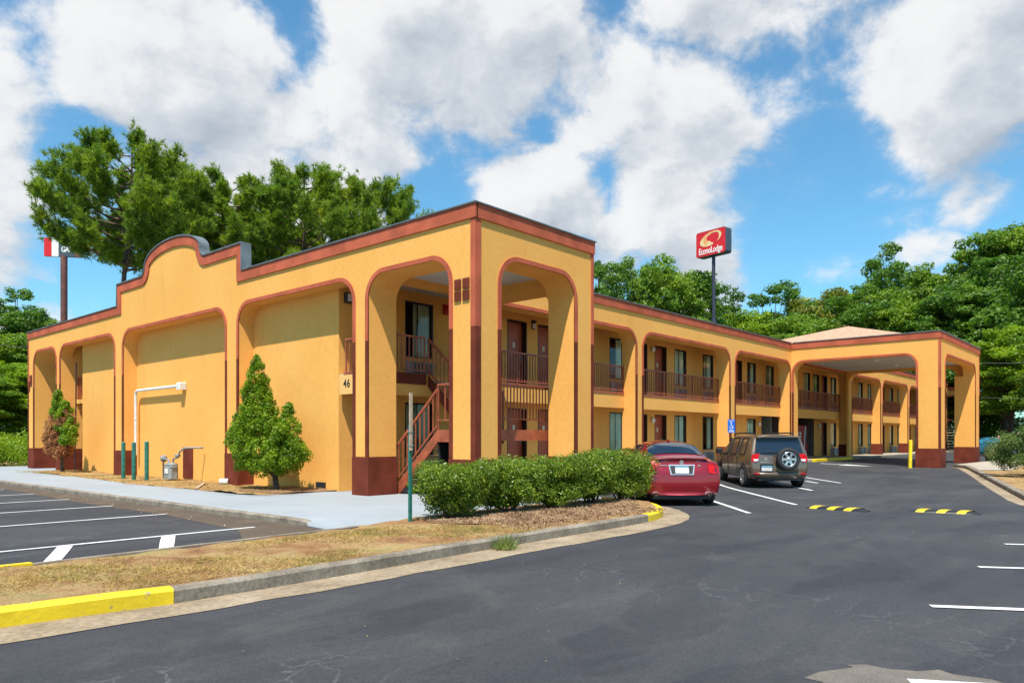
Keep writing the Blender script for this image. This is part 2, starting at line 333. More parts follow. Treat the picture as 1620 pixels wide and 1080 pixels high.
    def build(s, name, mats, parent=None, recalc=True, loc=None):
        if name in SPLITS and parent is not None:
            par_ = list(range(len(s.v)))
            def find(a):
                while par_[a] != a: par_[a] = par_[par_[a]]; a = par_[a]
                return a
            for f in s.f:
                for i in f[1:]: par_[find(i)] = find(f[0])
            groups = {}
            for k, f in enumerate(s.f): groups.setdefault(find(f[0]), []).append(k)
            if len(groups) > 1:
                res = None
                for g in groups.values():
                    q = MB(); mp = {}
                    for k in g:
                        fs_ = []
                        for i in s.f[k]:
                            if i not in mp: mp[i] = len(q.v); q.v.append(s.v[i])
                            fs_.append(mp[i])
                        q.f.append(tuple(fs_)); q.m.append(s.m[k]); q.sm.append(s.sm[k])
                    res = q.build(name, mats, parent, recalc, loc)
                return res
        me = bpy.data.meshes.new(name); me.from_pydata([tuple(p) for p in s.v], [], s.f)
        mats = mats if isinstance(mats, (list, tuple)) else [mats]
        for m in mats: me.materials.append(M[m] if isinstance(m, str) else m)
        me.polygons.foreach_set('material_index', s.m); me.polygons.foreach_set('use_smooth', s.sm)
        me.update()
        if recalc:
            bm = bmesh.new(); bm.from_mesh(me); bmesh.ops.recalc_face_normals(bm, faces=bm.faces); bm.to_mesh(me); bm.free()
        return link(name, me, parent, loc)
def link(name, data, parent=None, loc=None):
    o = bpy.data.objects.new(name, data); COL.objects.link(o)
    if parent is not None: o.parent = parent
    if loc is not None: o.location = loc
    return o
def tag(o, label=None, cat=None, group=None, kind=None):
    if label: o['label'] = label
    if cat: o['category'] = cat
    if group: o['group'] = group
    if kind: o['kind'] = kind
    return o
def thing(name, loc, rz=0.0, label=None, cat=None, group=None):
    o = link(name, None, None, loc); o.rotation_euler = (0,0,rz); o.empty_display_size = 0.3
    return tag(o, label, cat, group)
def struct(o): o['kind'] = 'structure'; return o
CH = {}
def kids(o): return [c for c in COL.objects if c.parent == o]
def copy_tree(o, parent=None, loc=None, rz=None, scale=None):
    c = o.copy(); COL.objects.link(c)
    if parent is not None: c.parent = parent
    if loc is not None: c.location = loc
    if rz is not None: c.rotation_euler = (0,0,rz)
    if scale is not None: c.scale = scale if isinstance(scale, tuple) else (scale,)*3
    for k in list(o.children): copy_tree(k, c)
    return c
def text_obj(name, s, size, mtl, parent, matrix, depth=0.004, space=1.0, xs=1.0, bold=0.0):
    cu = bpy.data.curves.new(name, 'FONT'); cu.body = s; cu.size = size; cu.extrude = depth; cu.offset = bold
    cu.align_x = 'CENTER'; cu.align_y = 'CENTER'; cu.space_character = space
    t = bpy.data.objects.new(name, cu); COL.objects.link(t)
    dg = bpy.context.evaluated_depsgraph_get(); me = bpy.data.meshes.new_from_object(t.evaluated_get(dg))
    bpy.data.objects.remove(t)
    me.transform(matrix @ Matrix.Scale(xs, 4, (1,0,0))); me.materials.clear(); me.materials.append(M[mtl])
    return link(name, me, parent)
def smooth01(t): t = max(0.0, min(1.0, t)); return t*t*(3-2*t)
def gz(x, y):
    return 0.13*smooth01((x-6)/22.0) + 0.16*smooth01((y+1.5)/4.5)*smooth01((x-6)/6.0)

# ------------------------------------------------------------------ ground, roads, kerbs
def grid_sheet(name, x0, x1, y0, y1, nx, ny, mtl, dz=0.0):
    mb = MB(); vs = []; fs = []
    for j in range(ny+1):
        for i in range(nx+1):
            x = x0+(x1-x0)*i/nx; y = y0+(y1-y0)*j/ny; vs.append((x, y, gz(x,y)+dz))
    for j in range(ny):
        for i in range(nx): a = j*(nx+1)+i; fs.append((a, a+1, a+nx+2, a+nx+1))
    mb.add(vs, fs, 0, True); return struct(mb.build(name, mtl, recalc=False))
def poly_sheet(name, pts, mtl, z=None, dz=0.0, step=1.0, zf=None, skirt=0):
    # triangulated sheet following gz (or fixed z / zf), subdivided
    bm = bmesh.new(); vs = [bm.verts.new((x,y,0)) for x,y in pts]
    tr = tessellate_polygon([[Vector((x,y,0)) for x,y in pts]])
    for t in tr:
        try: bm.faces.new([vs[i] for i in t])
        except ValueError: pass
    for _ in range(7):
        es = [e for e in bm.edges if e.calc_length() > step]
        if not es: break
        bmesh.ops.subdivide_edges(bm, edges=es, cuts=1); bmesh.ops.triangulate(bm, faces=bm.faces)
    for v in bm.verts:
        v.co.z = (zf(v.co.x, v.co.y) if zf else (z if z is not None else gz(v.co.x, v.co.y)))+dz
    bmesh.ops.recalc_face_normals(bm, faces=bm.faces)
    if bm.faces and bm.faces[0].normal.z < 0: bmesh.ops.reverse_faces(bm, faces=bm.faces)
    if skirt:
        be = [e for e in bm.edges if e.is_boundary]
        g = bmesh.ops.extrude_edge_only(bm, edges=be)
        for v in [q for q in g['geom'] if isinstance(q, bmesh.types.BMVert)]: v.co.z -= skirt
    me = bpy.data.meshes.new(name); bm.to_mesh(me); bm.free(); me.materials.append(M[mtl])
    me.polygons.foreach_set('use_smooth', [True]*len(me.polygons))
    return link(name, me)

# big ground disc
mb = MB(); vs = [(30,0,-0.12)]; fs = []
n = 64; rings = [60, 90, 140, 220, 400, 900]
for r in rings:
    for k in range(n): t = 2*PI*k/n; vs.append((30+r*math.cos(t), r*math.sin(t), -0.12))
for k in range(n): fs.append((0, 1+k, 1+(k+1) % n))
for j in range(len(rings)-1):
    for k in range(n): a = 1+j*n+k; b = 1+j*n+(k+1) % n; fs.append((a, a+n, b+n, b))
mb.add(vs, fs); struct(mb.build('ground', 'groundgrass'))
grid_sheet('asphalt_lot', -45, 80, -60, 45, 100, 84, 'asphalt', 0.0)

# island and its kerbs
isl_front = [(-16,-4.15), (-12.0,-4.2), (-9.9,-4.18), (-8.5,-4.40), (-6.5,-4.38), (-5.0,-4.30), (-3.0,-4.22), (-1.2,-4.22), (0.3,-4.16), (1.05,-4.0), (1.75,-3.65), (2.4,-3.1), (2.85,-2.5), (3.05,-1.9), (3.1,-1.3)]
isl_back = [(3.1,-1.15), (1.5,-0.95), (-0.5,-0.85), (-2.5,-0.95), (-3.6,-1.2), (-4.3,-1.42), (-6.5,-1.55), (-9.3,-1.62), (-12,-1.70), (-16,-1.75)]
def offset_poly(pts, d):
    out = []
    for i, p in enumerate(pts):
        a = Vector(pts[max(i-1,0)]); b = Vector(pts[min(i+1,len(pts)-1)]); t = (b-a).normalized(); nrm = Vector((-t.y, t.x))
        out.append((p[0]+nrm.x*d, p[1]+nrm.y*d))
    return out
def densify(pts, step=0.35):
    out = [pts[0]]
    for a, b in zip(pts[:-1], pts[1:]):
        l = math.dist(a, b); k = max(1, int(l/step))
        for i in range(1, k+1): out.append((a[0]+(b[0]-a[0])*i/k, a[1]+(b[1]-a[1])*i/k))
    return out
def smooth_line(pts, it=2):
    for _ in range(it):
        q = [pts[0]]
        for a, b in zip(pts[:-1], pts[1:]):
            q.append((a[0]*.75+b[0]*.25, a[1]*.75+b[1]*.25)); q.append((a[0]*.25+b[0]*.75, a[1]*.25+b[1]*.75))
        q.append(pts[-1]); pts = q
    return pts
def kerb(name, pts, w, h, mtl, taper_end=0.0, zoff=0.0, sd=1):
    # outer (road) face along pts, body towards the left normal
    random.seed(len(pts)*7+int(h*100))
    mb = MB(); P0 = pts; c = 0.025
    o1 = offset_poly(P0, w)
    o0 = offset_poly(P0, c)
    vs = []; n = len(P0)
    tot = sum(math.dist(a,b) for a,b in zip(P0[:-1],P0[1:])); run = 0
    for i in range(n):
        if i: run += math.dist(P0[i-1], P0[i])
        hh = h
        if taper_end and tot-run < taper_end: hh = h*smooth01((tot-run)/taper_end)+0.01
        hh += random.uniform(-0.004, 0.004); jx = random.uniform(-0.005, 0.005)
        z = gz(*P0[i])+zoff
        vs += [(P0[i][0]+jx, P0[i][1]+jx, z-0.1), (P0[i][0]+jx, P0[i][1]+jx, z+hh-c), (o0[i][0], o0[i][1], z+hh), (o1[i][0], o1[i][1], z+hh), (o1[i][0], o1[i][1], z-0.1)]
    fs = []
    for i in range(n-1):
        for k in range(4): a = i*5+k; fs.append((a, a+5, a+6, a+1))
    fs += [(0,1,2,3,4), tuple((n-1)*5+k for k in (4,3,2,1,0))]
    mb.add(vs, fs); return struct(mb.build(name, mtl))
front = densify(smooth_line(isl_front, 2), 0.3)
# split of the front kerb: yellow left end, grey middle, yellow tip
iy = min(range(len(front)), key=lambda i: abs(front[i][0]+8.53))
front[iy] = (-8.54, -4.385)
it_ = min(range(len(front)), key=lambda i: math.dist(front[i], (0.25,-4.16)))
kerb('kerb_yellow', front[:iy+1], 0.16, 0.155, 'kerbyel')
kerb('kerb_grey', front[iy:it_+1], 0.16, 0.145, 'concrete')
kerb('kerb_yellow', front[it_:], 0.16, 0.15, 'kerbyel')
backl = densify(smooth_line([(x,y) for x,y in isl_back if x < -4.0], 2), 0.4)
kb = min(range(len(backl)), key=lambda i: abs(backl[i][0]+8.75))
kerb('kerb_pale', backl[:kb+1], 0.13, 0.135, 'concrete')
kerb('kerb_yellow', backl[kb:], 0.13, 0.15, 'kerbyel')
# gutter apron outside the island
gout = densify(smooth_line([(-16,-4.65), (-12,-4.72), (-9.9,-4.80), (-8.7,-4.87), (-6.5,-4.92), (-5,-4.88), (-3,-4.84), (-1.2,-4.86), (0.5,-4.72), (1.6,-4.35), (2.5,-3.7), (3.2,-2.95), (3.55,-2.2), (3.6,-1.5)], 2), 0.3)
struct(poly_sheet('gutter', [(x+random.uniform(-0.03,0.03), y+random.uniform(-0.035,0.035)) for x, y in gout]+list(reversed(front)), 'gutter', dz=0.006, step=2.5))
# island soil
soil = [p for p in offset_poly(front, 0.14)] + isl_back
def zisl(x, y):
    yf = -4.2; yb = -1.55
    t = max(0, min(1, (y-yf)/(yb-yf)))
    if x < -4: edge = 0.125*(1-t)+0.115*t
    else: edge = 0.135*(1-t)+0.10*t
    return edge + (0.02 if x < -4.6 else 0.02+0.04*smooth01((x+4.6)/1.5))*math.sin(PI*t)*(0.8+0.35*math.sin(x*1.7+y))+0.012*math.sin(x*7+y*5)
poly_sheet('island_soil', soil, 'dirt', zf=zisl, step=0.4)['kind'] = 'structure'
mul = [(-2.6,-3.5), (-1,-3.75), (0.5,-3.7), (1.6,-3.2), (2.4,-2.3), (2.7,-1.5), (1.5,-1.1), (-0.5,-1.05), (-2.4,-1.1), (-3.1,-1.7), (-3.2,-2.7)]
poly_sheet('mulch_bed', smooth_line(mul+[mul[0]], 1)[:-1], 'mulch', zf=zisl, dz=0.012, step=0.4)['kind'] = 'structure'

# painted walkway round the building corner (left side and front)
def zwalk(x, y):
    z = 0.10
    if x < -2.0 and y < 2.0: z = 0.10 - 0.095*smooth01((1.0-y)/2.2)*smooth01((-2.2-x)/2.0)
    return z
walkp = [(-4.12,45), (-4.12,0.4), (-4.22,-0.4), (-4.35,-1.35), (-3.6,-1.15), (-2.5,-0.9), (-0.5,-0.8), (1.5,-0.9), (3.1,-1.1), (3.5,-0.9), (4.9,0.3), (5.2,1.6), (5.2,5.75), (0.5,5.75), (0.45,6.0), (-0.1,5.95), (-0.9,5.85), (-1.55,6.0), (-1.85,6.8), (-1.75,10), (-1.9,13.5), (-1.4,19), (-1.35,24), (-1.1,26.2), (-0.2,26.3), (5,26.3), (5,33), (-1,34), (-1,45)]
struct(poly_sheet('walkway', walkp, 'walk', zf=zwalk, step=0.8, skirt=0.2))
lk = densify([(-4.25,45), (-4.22,20), (-4.22,12), (-4.26,4.5), (-4.26,0.9), (-4.2,0.25), (-4.1,-0.1)], 0.5)
kerb('kerb_weathered', lk, 0.15, 0.115, 'concrete', taper_end=0.5)
# dusty strip in the left lot along the kerb
struct(poly_sheet('dusty_strip', densify([(-4.24,45), (-4.25,0.2), (-4.3,-1.3)], 1.2)+densify([(-6.2,-1.45), (-5.3,0.4), (-5.0,4), (-5.1,9), (-4.9,14), (-4.9,45)], 1.2), 'redclay', dz=0.004, step=2))
# planting strip beside the facade
def zbed(x, y): return 0.085+0.05*math.exp(-((y-7.1)**2)/1.5)+0.05*math.exp(-((y-23.1)**2)/2)+0.015*math.sin(x*5+y*3)+0.01*math.sin(y*9)
struct(poly_sheet('planting_strip', [(0.52,5.76), (0.52,26.2), (-0.2,26.3), (-1.1,26.2), (-1.35,24), (-1.4,19), (-1.9,13.5), (-1.75,10), (-1.85,6.8), (-1.55,6.0), (-0.9,5.85), (-0.1,5.95)], 'dirt', zf=zbed, dz=0.012, step=0.4))
struct(poly_sheet('shrub_soil', [(x-0.35+1.25*math.cos(t), 7.0+1.15*math.sin(t)) for x in (0.0,) for t in [2*PI*k/18 for k in range(18)]][:], 'mulch', zf=zbed, dz=0.022, step=0.4))
# ground behind walkway far left
struct(poly_sheet('verge', [(-1.1,34), (30,34), (30,45), (-1.1,45)], 'dirt', z=0.0, step=6, dz=0.08))
# long walkway of the right wing
def zw2(x, y): return 0.10+0.30*smooth01((x-6)/8.0)
mb = MB(); xs = [5.2, 7, 9, 11, 14, 28, 34.8, 45, 70]
for a, b in zip(xs[:-1], xs[1:]):
    za, zb = zw2(a,0), zw2(b,0)
    yf = 3.0
    mb.add([(a,yf,za-0.3),(b,yf,zb-0.3),(b,yf,zb),(a,yf,za),(a,5.75,za),(b,5.75,zb)], [(0,1,2,3),(3,2,5,4)])
struct(mb.build('walkway', 'palewalk'))
mb = MB(); mb.cbox(28.9, 35.2, 2.82, 3.02, gz(32,3)-0.05, gz(32,3)+0.15, 0.02); struct(mb.build('kerb_yellow', 'kerbyel'))
mb = MB(); mb.cbox(35.2, 70, 2.82, 3.02, gz(32,3)-0.05, gz(32,3)+0.14, 0.02); struct(mb.build('kerb_grey', 'concrete'))
# right hand verge
rk = densify([(30.2,-3.4), (29.3,-3.85), (28.6,-4.2), (19.3,-6.48), (10.3,-8.72), (9.2,-9.3), (8.4,-11), (6,-16), (0,-26)], 0.6)
kerb('kerb_grey', rk, 0.16, 0.14, 'concrete')
rg = [(30.4,-3.3), (28.6,-3.88), (22.1,-5.48), (15,-7.18), (10.2,-8.38), (8.9,-8.8), (8.2,-9.6), (5.3,-16), (-0.6,-26)]
struct(poly_sheet('gutter', densify(rg,1.0)+list(reversed(rk)), 'gutter', dz=0.006, step=2))
pal = [(30.2,-3.55), (29.3,-4.0), (28.5,-4.38), (23.3,-5.65), (24.2,-6.6), (29,-6.3), (40,-5.6), (60,-6.5), (60,-5.0), (42,-3.9)]
struct(poly_sheet('pavement', pal, 'palewalk', dz=0.15, step=2))
struct(poly_sheet('verge', [(23.4,-5.6), (19.3,-6.64), (10.4,-8.9), (9.4,-9.6), (8.6,-11), (6.2,-16), (0.2,-26), (60,-40), (60,-6.4), (40,-5.6), (29,-6.3), (24.2,-6.6)], 'dirt', dz=0.13, step=2.5))
struct(poly_sheet('grey_patch', [(x+0.05*math.sin(x*31+y*17)+0.04*math.sin(y*53), y+0.05*math.sin(x*27-y*19)) for x, y in densify(smooth_line([(-6.35,-9.75),(-6.28,-10.0),(-6.05,-10.25),(-6.15,-10.6),(-6.0,-10.9),(-7.0,-11.4),(-8.4,-11.0),(-7.9,-10.1),(-7.1,-9.75),(-6.6,-9.6),(-6.35,-9.75)], 1), 0.12)], 'patch', dz=0.004, step=1.0))

# painted lines
def paint(a, b, w, name='parking_line', mtl='line', dz=0.009):
    a = Vector(a); b = Vector(b); l = (b-a).length; k = max(1, int(l/0.6)); d = (b-a).normalized(); nrm = Vector((-d.y, d.x))
    mb = MB(); vs = []; rnd = random.Random(int(a.x*100+b.y*37))
    for i in range(k+1):
        p = a+(b-a)*i/k
        for s in (-1, 1):
            q = p+nrm*s*(w/2+rnd.uniform(-0.006, 0.006)); vs.append((q.x, q.y, gz(q.x,q.y)+dz))
    mb.add(vs, [(2*i, 2*i+1, 2*i+3, 2*i+2) for i in range(k)]); return struct(mb.build(name, mtl))
for y in (0.57, 3.98, 6.75, 9.5, 12.25, 15.0, 17.8, 20.6, 23.4, 26.2, 29): paint((-14,y-0.02), (-4.93 if y > 1 else -4.9,y+0.02), 0.10)
paint((-7.90,0.50), (-8.78,-1.55), 0.19); paint((-6.42,0.52), (-7.38,-1.53), 0.19)
hd = Vector((math.cos(rad(40.2)), math.sin(rad(40.2))))
for ex, ey in ((3.10,-4.86), (5.70,-4.85), (10.57,-3.50), (14.41,-3.08)):
    paint((ex,ey), (ex+hd.x*7.6, ey+hd.y*7.6), 0.11)
paint((14.72,-1.81), (13.9,-2.5), 0.11)
for ex, ey in ((1.25,-9.56), (-1.25,-9.64), (-3.97,-9.71), (-6.45,-10.12)):
    paint((ex,ey), (ex+2.3,ey-3.9), 0.10)
mb = MB()
mb.add([(p[0],p[1],gz(*p)+0.009) for p in ((27.0,1.9),(27.25,0.9),(26.7,0.95),(27.7,-0.4),(27.95,0.95),(27.5,0.9),(27.3,2.0))], [(1,2,3,4,5),(0,1,5,6)])
struct(mb.build('road_arrow', 'line'))

# ------------------------------------------------------------------ the motel
ZT = 6.68; AZ = 5.64; BAND = 0.31; SPL = 4.0
motel = thing('motel_building', (0,0,0), 0, 'long two-storey orange-yellow motel with red trim, arched bays, corner stair tower and drive-through canopy', 'motel')
FY = lambda a, z, d: (d, a, z)      # facade running along y, depth = x
FX = lambda a, z, d: (a, d, z)      # facade running along x, depth = y

def arch_path(a0, a1, zt, r, z0=0.0, n=9):
    p = [(a0, z0)]
    for k in range(n+1): t = PI-(PI/2)*k/n; p.append((a0+r+r*math.cos(t), zt-r+r*math.sin(t)))
    for k in range(n+1): t = PI/2-(PI/2)*k/n; p.append((a1-r+r*math.cos(t), zt-r+r*math.sin(t)))
    p.append((a1, z0)); return p
def dedupe(p):
    o = [p[0]]
    for q in p[1:]:
        if math.dist(q, o[-1]) > 1e-5: o.append(q)
    return o
def comb(fn, a0, a1, top, opens, d0, d1, zb=0.0, r=0.6):
    # top: list of (a,z) from a1 side back to a0
    poly = [(a0, zb)]
    for o in opens:
        poly += arch_path(o[0], o[1], o[2] if len(o) > 2 else AZ, r, zb)
    poly += [(a1, zb)] + top
    mb = MB(); mb.prism(poly, fn, d0, d1); return mb
def arch_trim(fn, o, dface, out, wtr=0.11, r=0.6, zb=1.08, sides=(True, True)):
    # ribbon round the opening, standing 2 cm proud of the face; salmon above SPL, brown below
    zt = o[2] if len(o) > 2 else AZ
    inn = arch_path(o[0], o[1], zt, r, zb); ou = arch_path(o[0]-wtr, o[1]+wtr, zt+wtr, r+wtr, zb)
    def seg(lo, hi, z0, z1):
        mb = MB()
        return mb
    res = []
    up_i = []; up_o = []
    iL = [(o[0], SPL)] + inn[1:-1] + [(o[1], SPL)]; oL = [(o[0]-wtr, SPL)] + ou[1:-1] + [(o[1]+wtr, SPL)]
    if not sides[0]: iL = [(o[0], zt)] + inn[11:-1] + [(o[1], SPL)]; oL = [(o[0], zt+wtr)] + ou[11:-1] + [(o[1]+wtr, SPL)]
    if not sides[1]: iL = [(o[0], SPL)] + inn[1:11] + [(o[1], zt)]; oL = [(o[0]-wtr, SPL)] + ou[1:11] + [(o[1], zt+wtr)]
    mb = MB(); d0 = dface-out*0.02; d1 = dface+out*0.022
    vs = []
    for (ia, iz), (oa, oz) in zip(iL, oL):
        vs += [fn(ia-0.0, iz, d0), fn(ia, iz, d1), fn(oa, oz, d1), fn(oa, oz, d0)]
    fs = []
    for i in range(len(iL)-1):
        for k in range(4): k2 = (k+1) % 4; fs.append((i*4+k, i*4+4+k, i*4+4+k2, i*4+k2))
    mb.add(vs, fs); res.append(('arch_trim', mb, 'salmon'))
    mb = MB()
    for s, (ai, ao) in enumerate(((o[0], o[0]-wtr), (o[1], o[1]+wtr))):
        if not sides[s]: continue
        A, B = min(ai,ao), max(ai,ao)
        mb.prism([(A,zb),(B,zb),(B,SPL),(A,SPL)], fn, d0, dface+out*0.020)
    if mb.v: res.append(('lower_trim', mb, 'brown'))
    for nm, m_, mt in res: m_.build(nm, mt, motel)
def band(fn, pts, dface, out, th, name='coping_band', mtl='salmon', prot=0.045, z_in=0.12):
    # follow outline pts (a,z) left to right; band below it, proud of the face
    P0 = pts; n = len(P0); inner = []
    for i, p in enumerate(P0):
        a = Vector(P0[max(i-1,0)]); b = Vector(P0[min(i+1,n-1)])
        if 0 < i < n-1:
            d1 = (Vector(p)-a).normalized(); d2 = (b-Vector(p)).normalized()
            n1 = Vector((d1.y,-d1.x)); n2 = Vector((d2.y,-d2.x)); m = (n1+n2); k = th/max(0.35, m.normalized().dot(n1)); q = Vector(p)+m.normalized()*k
        else:
            d1 = (b-a).normalized(); q = Vector(p)+Vector((d1.y,-d1.x))*th
        inner.append((q.x, q.y))
    mb = MB(); vs = []; dd0 = dface-out*0.03; dd1 = dface+out*prot
    for (a,z), (ia,iz) in zip(P0, inner): vs += [fn(a,z,dd0), fn(a,z,dd1), fn(ia,iz,dd1), fn(ia,iz,dd0)]
    fs = []
    for i in range(n-1):
        for k in range(4): k2 = (k+1) % 4; fs.append((i*4+k, i*4+4+k, i*4+4+k2, i*4+k2))
    fs += [(0,1,2,3), tuple((n-1)*4+k for k in (3,2,1,0))]
    mb.add(vs, fs); return mb.build(name, mtl, motel)
def capstrip(fn, pts, dface, out, thick, back):
    mb = MB(); vs = []; dd1 = dface+out*0.075; dd0 = dface-out*back
    for a, z in pts: vs += [fn(a,z,dd0), fn(a,z,dd1)]
    n = len(pts)
    up = []
    for i, p in enumerate(pts):
        a = Vector(pts[max(i-1,0)]); b = Vector(pts[min(i+1,n-1)]); d = (b-a).normalized(); q = Vector(p)+Vector((-d.y,d.x))*thick
        up.append(q)
    vs2 = []
    for q in up: vs2 += [fn(q.x,q.y,dd0), fn(q.x,q.y,dd1)]
    allv = vs+vs2; o = len(vs); fs = []
    for i in range(n-1):
        a = 2*i; fs += [(o+a, o+a+2, o+a+3, o+a+1), (a+1, o+a+1, o+a+3, a+3), (a, a+2, o+a+2, o+a), (a, a+1, a+3, a+2)]
    fs += [(0, o, o+1, 1), (2*n-2, 2*n-1, o+2*n-1, o+2*n-2)]
    mb.add(allv, fs); return mb.build('parapet_cap', 'cap', motel)

# --- left facade (plane x = 0)
L_open = [(0.81,3.75), (4.38,10.18), (11.00,18.95), (19.82,25.92), (26.45,29.52)]
top_prof = [(9.93,ZT), (9.93,7.52), (12.30,7.52)]
cyv, hw, base = 14.75, 2.10, 7.52
for k in range(0, 6): t = (k/5)*PI/2; top_prof.append((12.30+0.33*math.sin(t), 7.52+0.36*(1-math.cos(t))))
n = 18
for k in range(1, n): t = PI-PI*k/n; top_prof.append((cyv+2.12*math.cos(t), 7.88+0.62*math.sin(t)))
for k in range(0, 6): t = (k/5)*PI/2; top_prof.append((16.87+0.33*(1-math.cos(t)), 7.88-0.36*math.sin(t)))
top_prof += [(19.44,7.52), (19.44,ZT)]
top_prof = dedupe(top_prof)
cw = comb(FY, 0.0, 30.36, [(30.36,ZT), (0.0,ZT)], L_open, 0.0, 0.5, r=0.6)
cw.build('facade_wall', 'yellow', motel)
mb = MB(); mb.prism([(9.93,ZT+0.001)]+top_prof[1:-1]+[(19.44,ZT+0.001)], FY, 0.0, 0.24); mb.build('false_parapet', 'yellow', motel)
for o in L_open: arch_trim(FY, o, 0.0, -1)
band(FY, [(-0.045,ZT), (9.93,ZT)]+top_prof[1:-1]+[(19.44,ZT), (30.40,ZT)], 0.0, -1, BAND)
capstrip(FY, [(-0.07,ZT+0.002), (9.90,ZT+0.002)], 0.0, -1, 0.032, 0.35)
capstrip(FY, [(9.93,ZT), (9.93,7.52)]+top_prof[2:-2]+[(19.44,7.52), (19.44,ZT)], 0.0, -1, 0.045, 0.27)
capstrip(FY, [(19.48,ZT+0.002), (30.42,ZT+0.002)], 0.0, -1, 0.032, 0.35)
# deeper piers of the towers
mb = MB()
mb.box(0.5, 0.9, 3.75, 4.38, 0, 5.9); mb.box(0.5, 0.9, 25.92, 26.45, 0, 5.9); mb.box(0.5, 0.9, 29.52, 30.36, 0, 5.9)
def soffit(mb, fn, a0, a1, d0, d1, r=0.6, z=AZ, ztop=6.5):
    poly = [(a0, z-r)] + arch_path(a0, a1, z, r, z-r)[1:-1] + [(a1, z-r), (a1, ztop), (a0, ztop)]
    mb.prism(poly, fn, d0, d1)
soffit(mb, FY, 0.81, 3.75, 0.5, 0.9); soffit(mb, FY, 26.45, 29.52, 0.5, 0.9)
mb.build('arch_soffit', 'yellow', motel)
# back wall of the closed bays = end wall of the room block
mb = MB(); mb.box(0.5, 0.75, 5.7, 24.7, 0, 6.3); mb.build('end_wall', 'yellow', motel)
# pier bases
mb = MB()
for y0, y1, d in ((0.0-0.02,0.83,0.83), (3.73,4.40,0.92), (10.16,11.02,0.5), (18.93,19.84,0.5), (25.9,26.47,0.92), (29.5,30.38,0.92)):
    if y0 < 0: continue
    mb.box(-0.022, d, y0, y1, 0.0, 1.08)
mb.build('pier_base', 'brown', motel)
mb = MB(); mb.box(-0.022, 0.832, -0.022, 0.832, 0.0, 1.08); mb.box(3.6, 4.442, -0.022, 0.87, 0.0, 1.08); mb.build('pier_base', 'brown', motel)
# corner strips
for z0, z1, mt, e in ((1.09,SPL,'brown',0.018), (SPL,ZT-BAND,'salmon',0.021)):
    mb = MB(); mb.box(-e, 0.16, -e, -0.0005, z0, z1); mb.box(-e, -0.0005, -0.0004, 0.13, z0, z1); mb.build('corner_strip', mt, motel)
    mb = MB(); mb.box(4.33, 4.42+e, -e, -0.0005, z0, z1); mb.build('corner_strip', mt, motel)
    mb = MB(); mb.box(-e, -0.0005, 30.27, 30.36+e, z0, z1); mb.build('corner_strip', mt, motel)
# tower front (plane y = 0)
T_open = (0.83,3.62)
cw = comb(FX, 0.502, 4.42, [(4.42,ZT), (0.502,ZT)], [T_open], 0.0, 0.85, r=0.6); cw.build('tower_wall', 'yellow', motel)
arch_trim(FX, T_open, 0.0, -1)
band(FX, [(0.0,ZT), (4.46,ZT)], 0.0, -1, BAND)
capstrip(FX, [(-0.0,ZT+0.002), (4.49,ZT+0.002)], 0.0, -1, 0.032, 0.35)
mb = MB(); mb.box(0.502, 0.81, 0.851, 0.852, 0, 5)  # closes the inner corner
mb.box(3.75, 4.42, 3.6, 4.0, 0, 6.3)
soffit(mb, FY, 0.85, 3.6, 3.75, 4.42, z=5.45)
mb.box(0.9, 3.75, 3.7, 3.98, 5.62, 6.3); mb.box(4.42, 4.44, 0, 4.0, 5.9, 6.6)
mb.build('tower_inner_wall', 'yellow', motel)
mb = MB(); mb.box(0.5, 4.42, 0.85, 3.98, 5.80, 5.84); mb.build('tower_ceiling', 'ceil', motel)
mb = MB(); mb.box(0.25, 4.40, 0.25, 4.02, 6.30, 6.36); mb.box(0.25, 66, 4.02, 30.1, 6.32, 6.38); mb.build('flat_roof', 'cap', motel)
# ornament: four brown tiles on the corner pier
for dy, dz in ((0.165,4.97), (0.425,4.97), (0.165,4.71), (0.425,4.71)):
    m_ = MB(); m_.cbox(-0.035, -0.001, dy, dy+0.215, dz-0.11, dz+0.115, 0.012); m_.build('wall_tile', 'brown', motel)
m_ = MB(); m_.cbox(-0.035, -0.001, 29.8, 30.1, 4.1, 4.6, 0.008); m_.cbox(-0.035,-0.001,30.1,30.3,3.85,4.3,0.008); m_.build('wall_tile', 'brown', motel)

# --- right wing arcade (plane y = 4.0)
W_open = [(4.42,12.93), (13.48,21.06), (21.70,28.45), (29.15,38.30), (38.95,45.25), (45.8,52.55), (53.1,59.8), (60.35,65.9)]
cw = comb(FX, 4.42, 66.4, [(66.4,ZT), (4.42,ZT)], W_open, 4.0, 4.62, r=0.6); cw.build('arcade_wall', 'yellow', motel)
for i, o in enumerate(W_open): arch_trim(FX, o, 4.0, -1, zb=1.16, sides=(i != 0, True))
band(FX, [(4.42,ZT), (28.6,ZT)], 4.0, -1, BAND); band(FX, [(38.5,ZT), (66.44,ZT)], 4.0, -1, BAND)
capstrip(FX, [(4.42,ZT+0.002), (28.5,ZT+0.002)], 4.0, -1, 0.032, 0.35); capstrip(FX, [(38.5,ZT+0.002), (66.46,ZT+0.002)], 4.0, -1, 0.032, 0.35)
piers = [(12.93,13.48), (21.06,21.70), (28.45,29.15), (38.30,38.95), (45.25,45.8), (52.55,53.1), (59.8,60.35), (65.9,66.4)]
for a, b in piers:
    mb = MB(); mb.box(a-0.02, b+0.02, 3.978, 4.642, 0.05, 1.16); mb.build('pier_base', 'brown', motel)
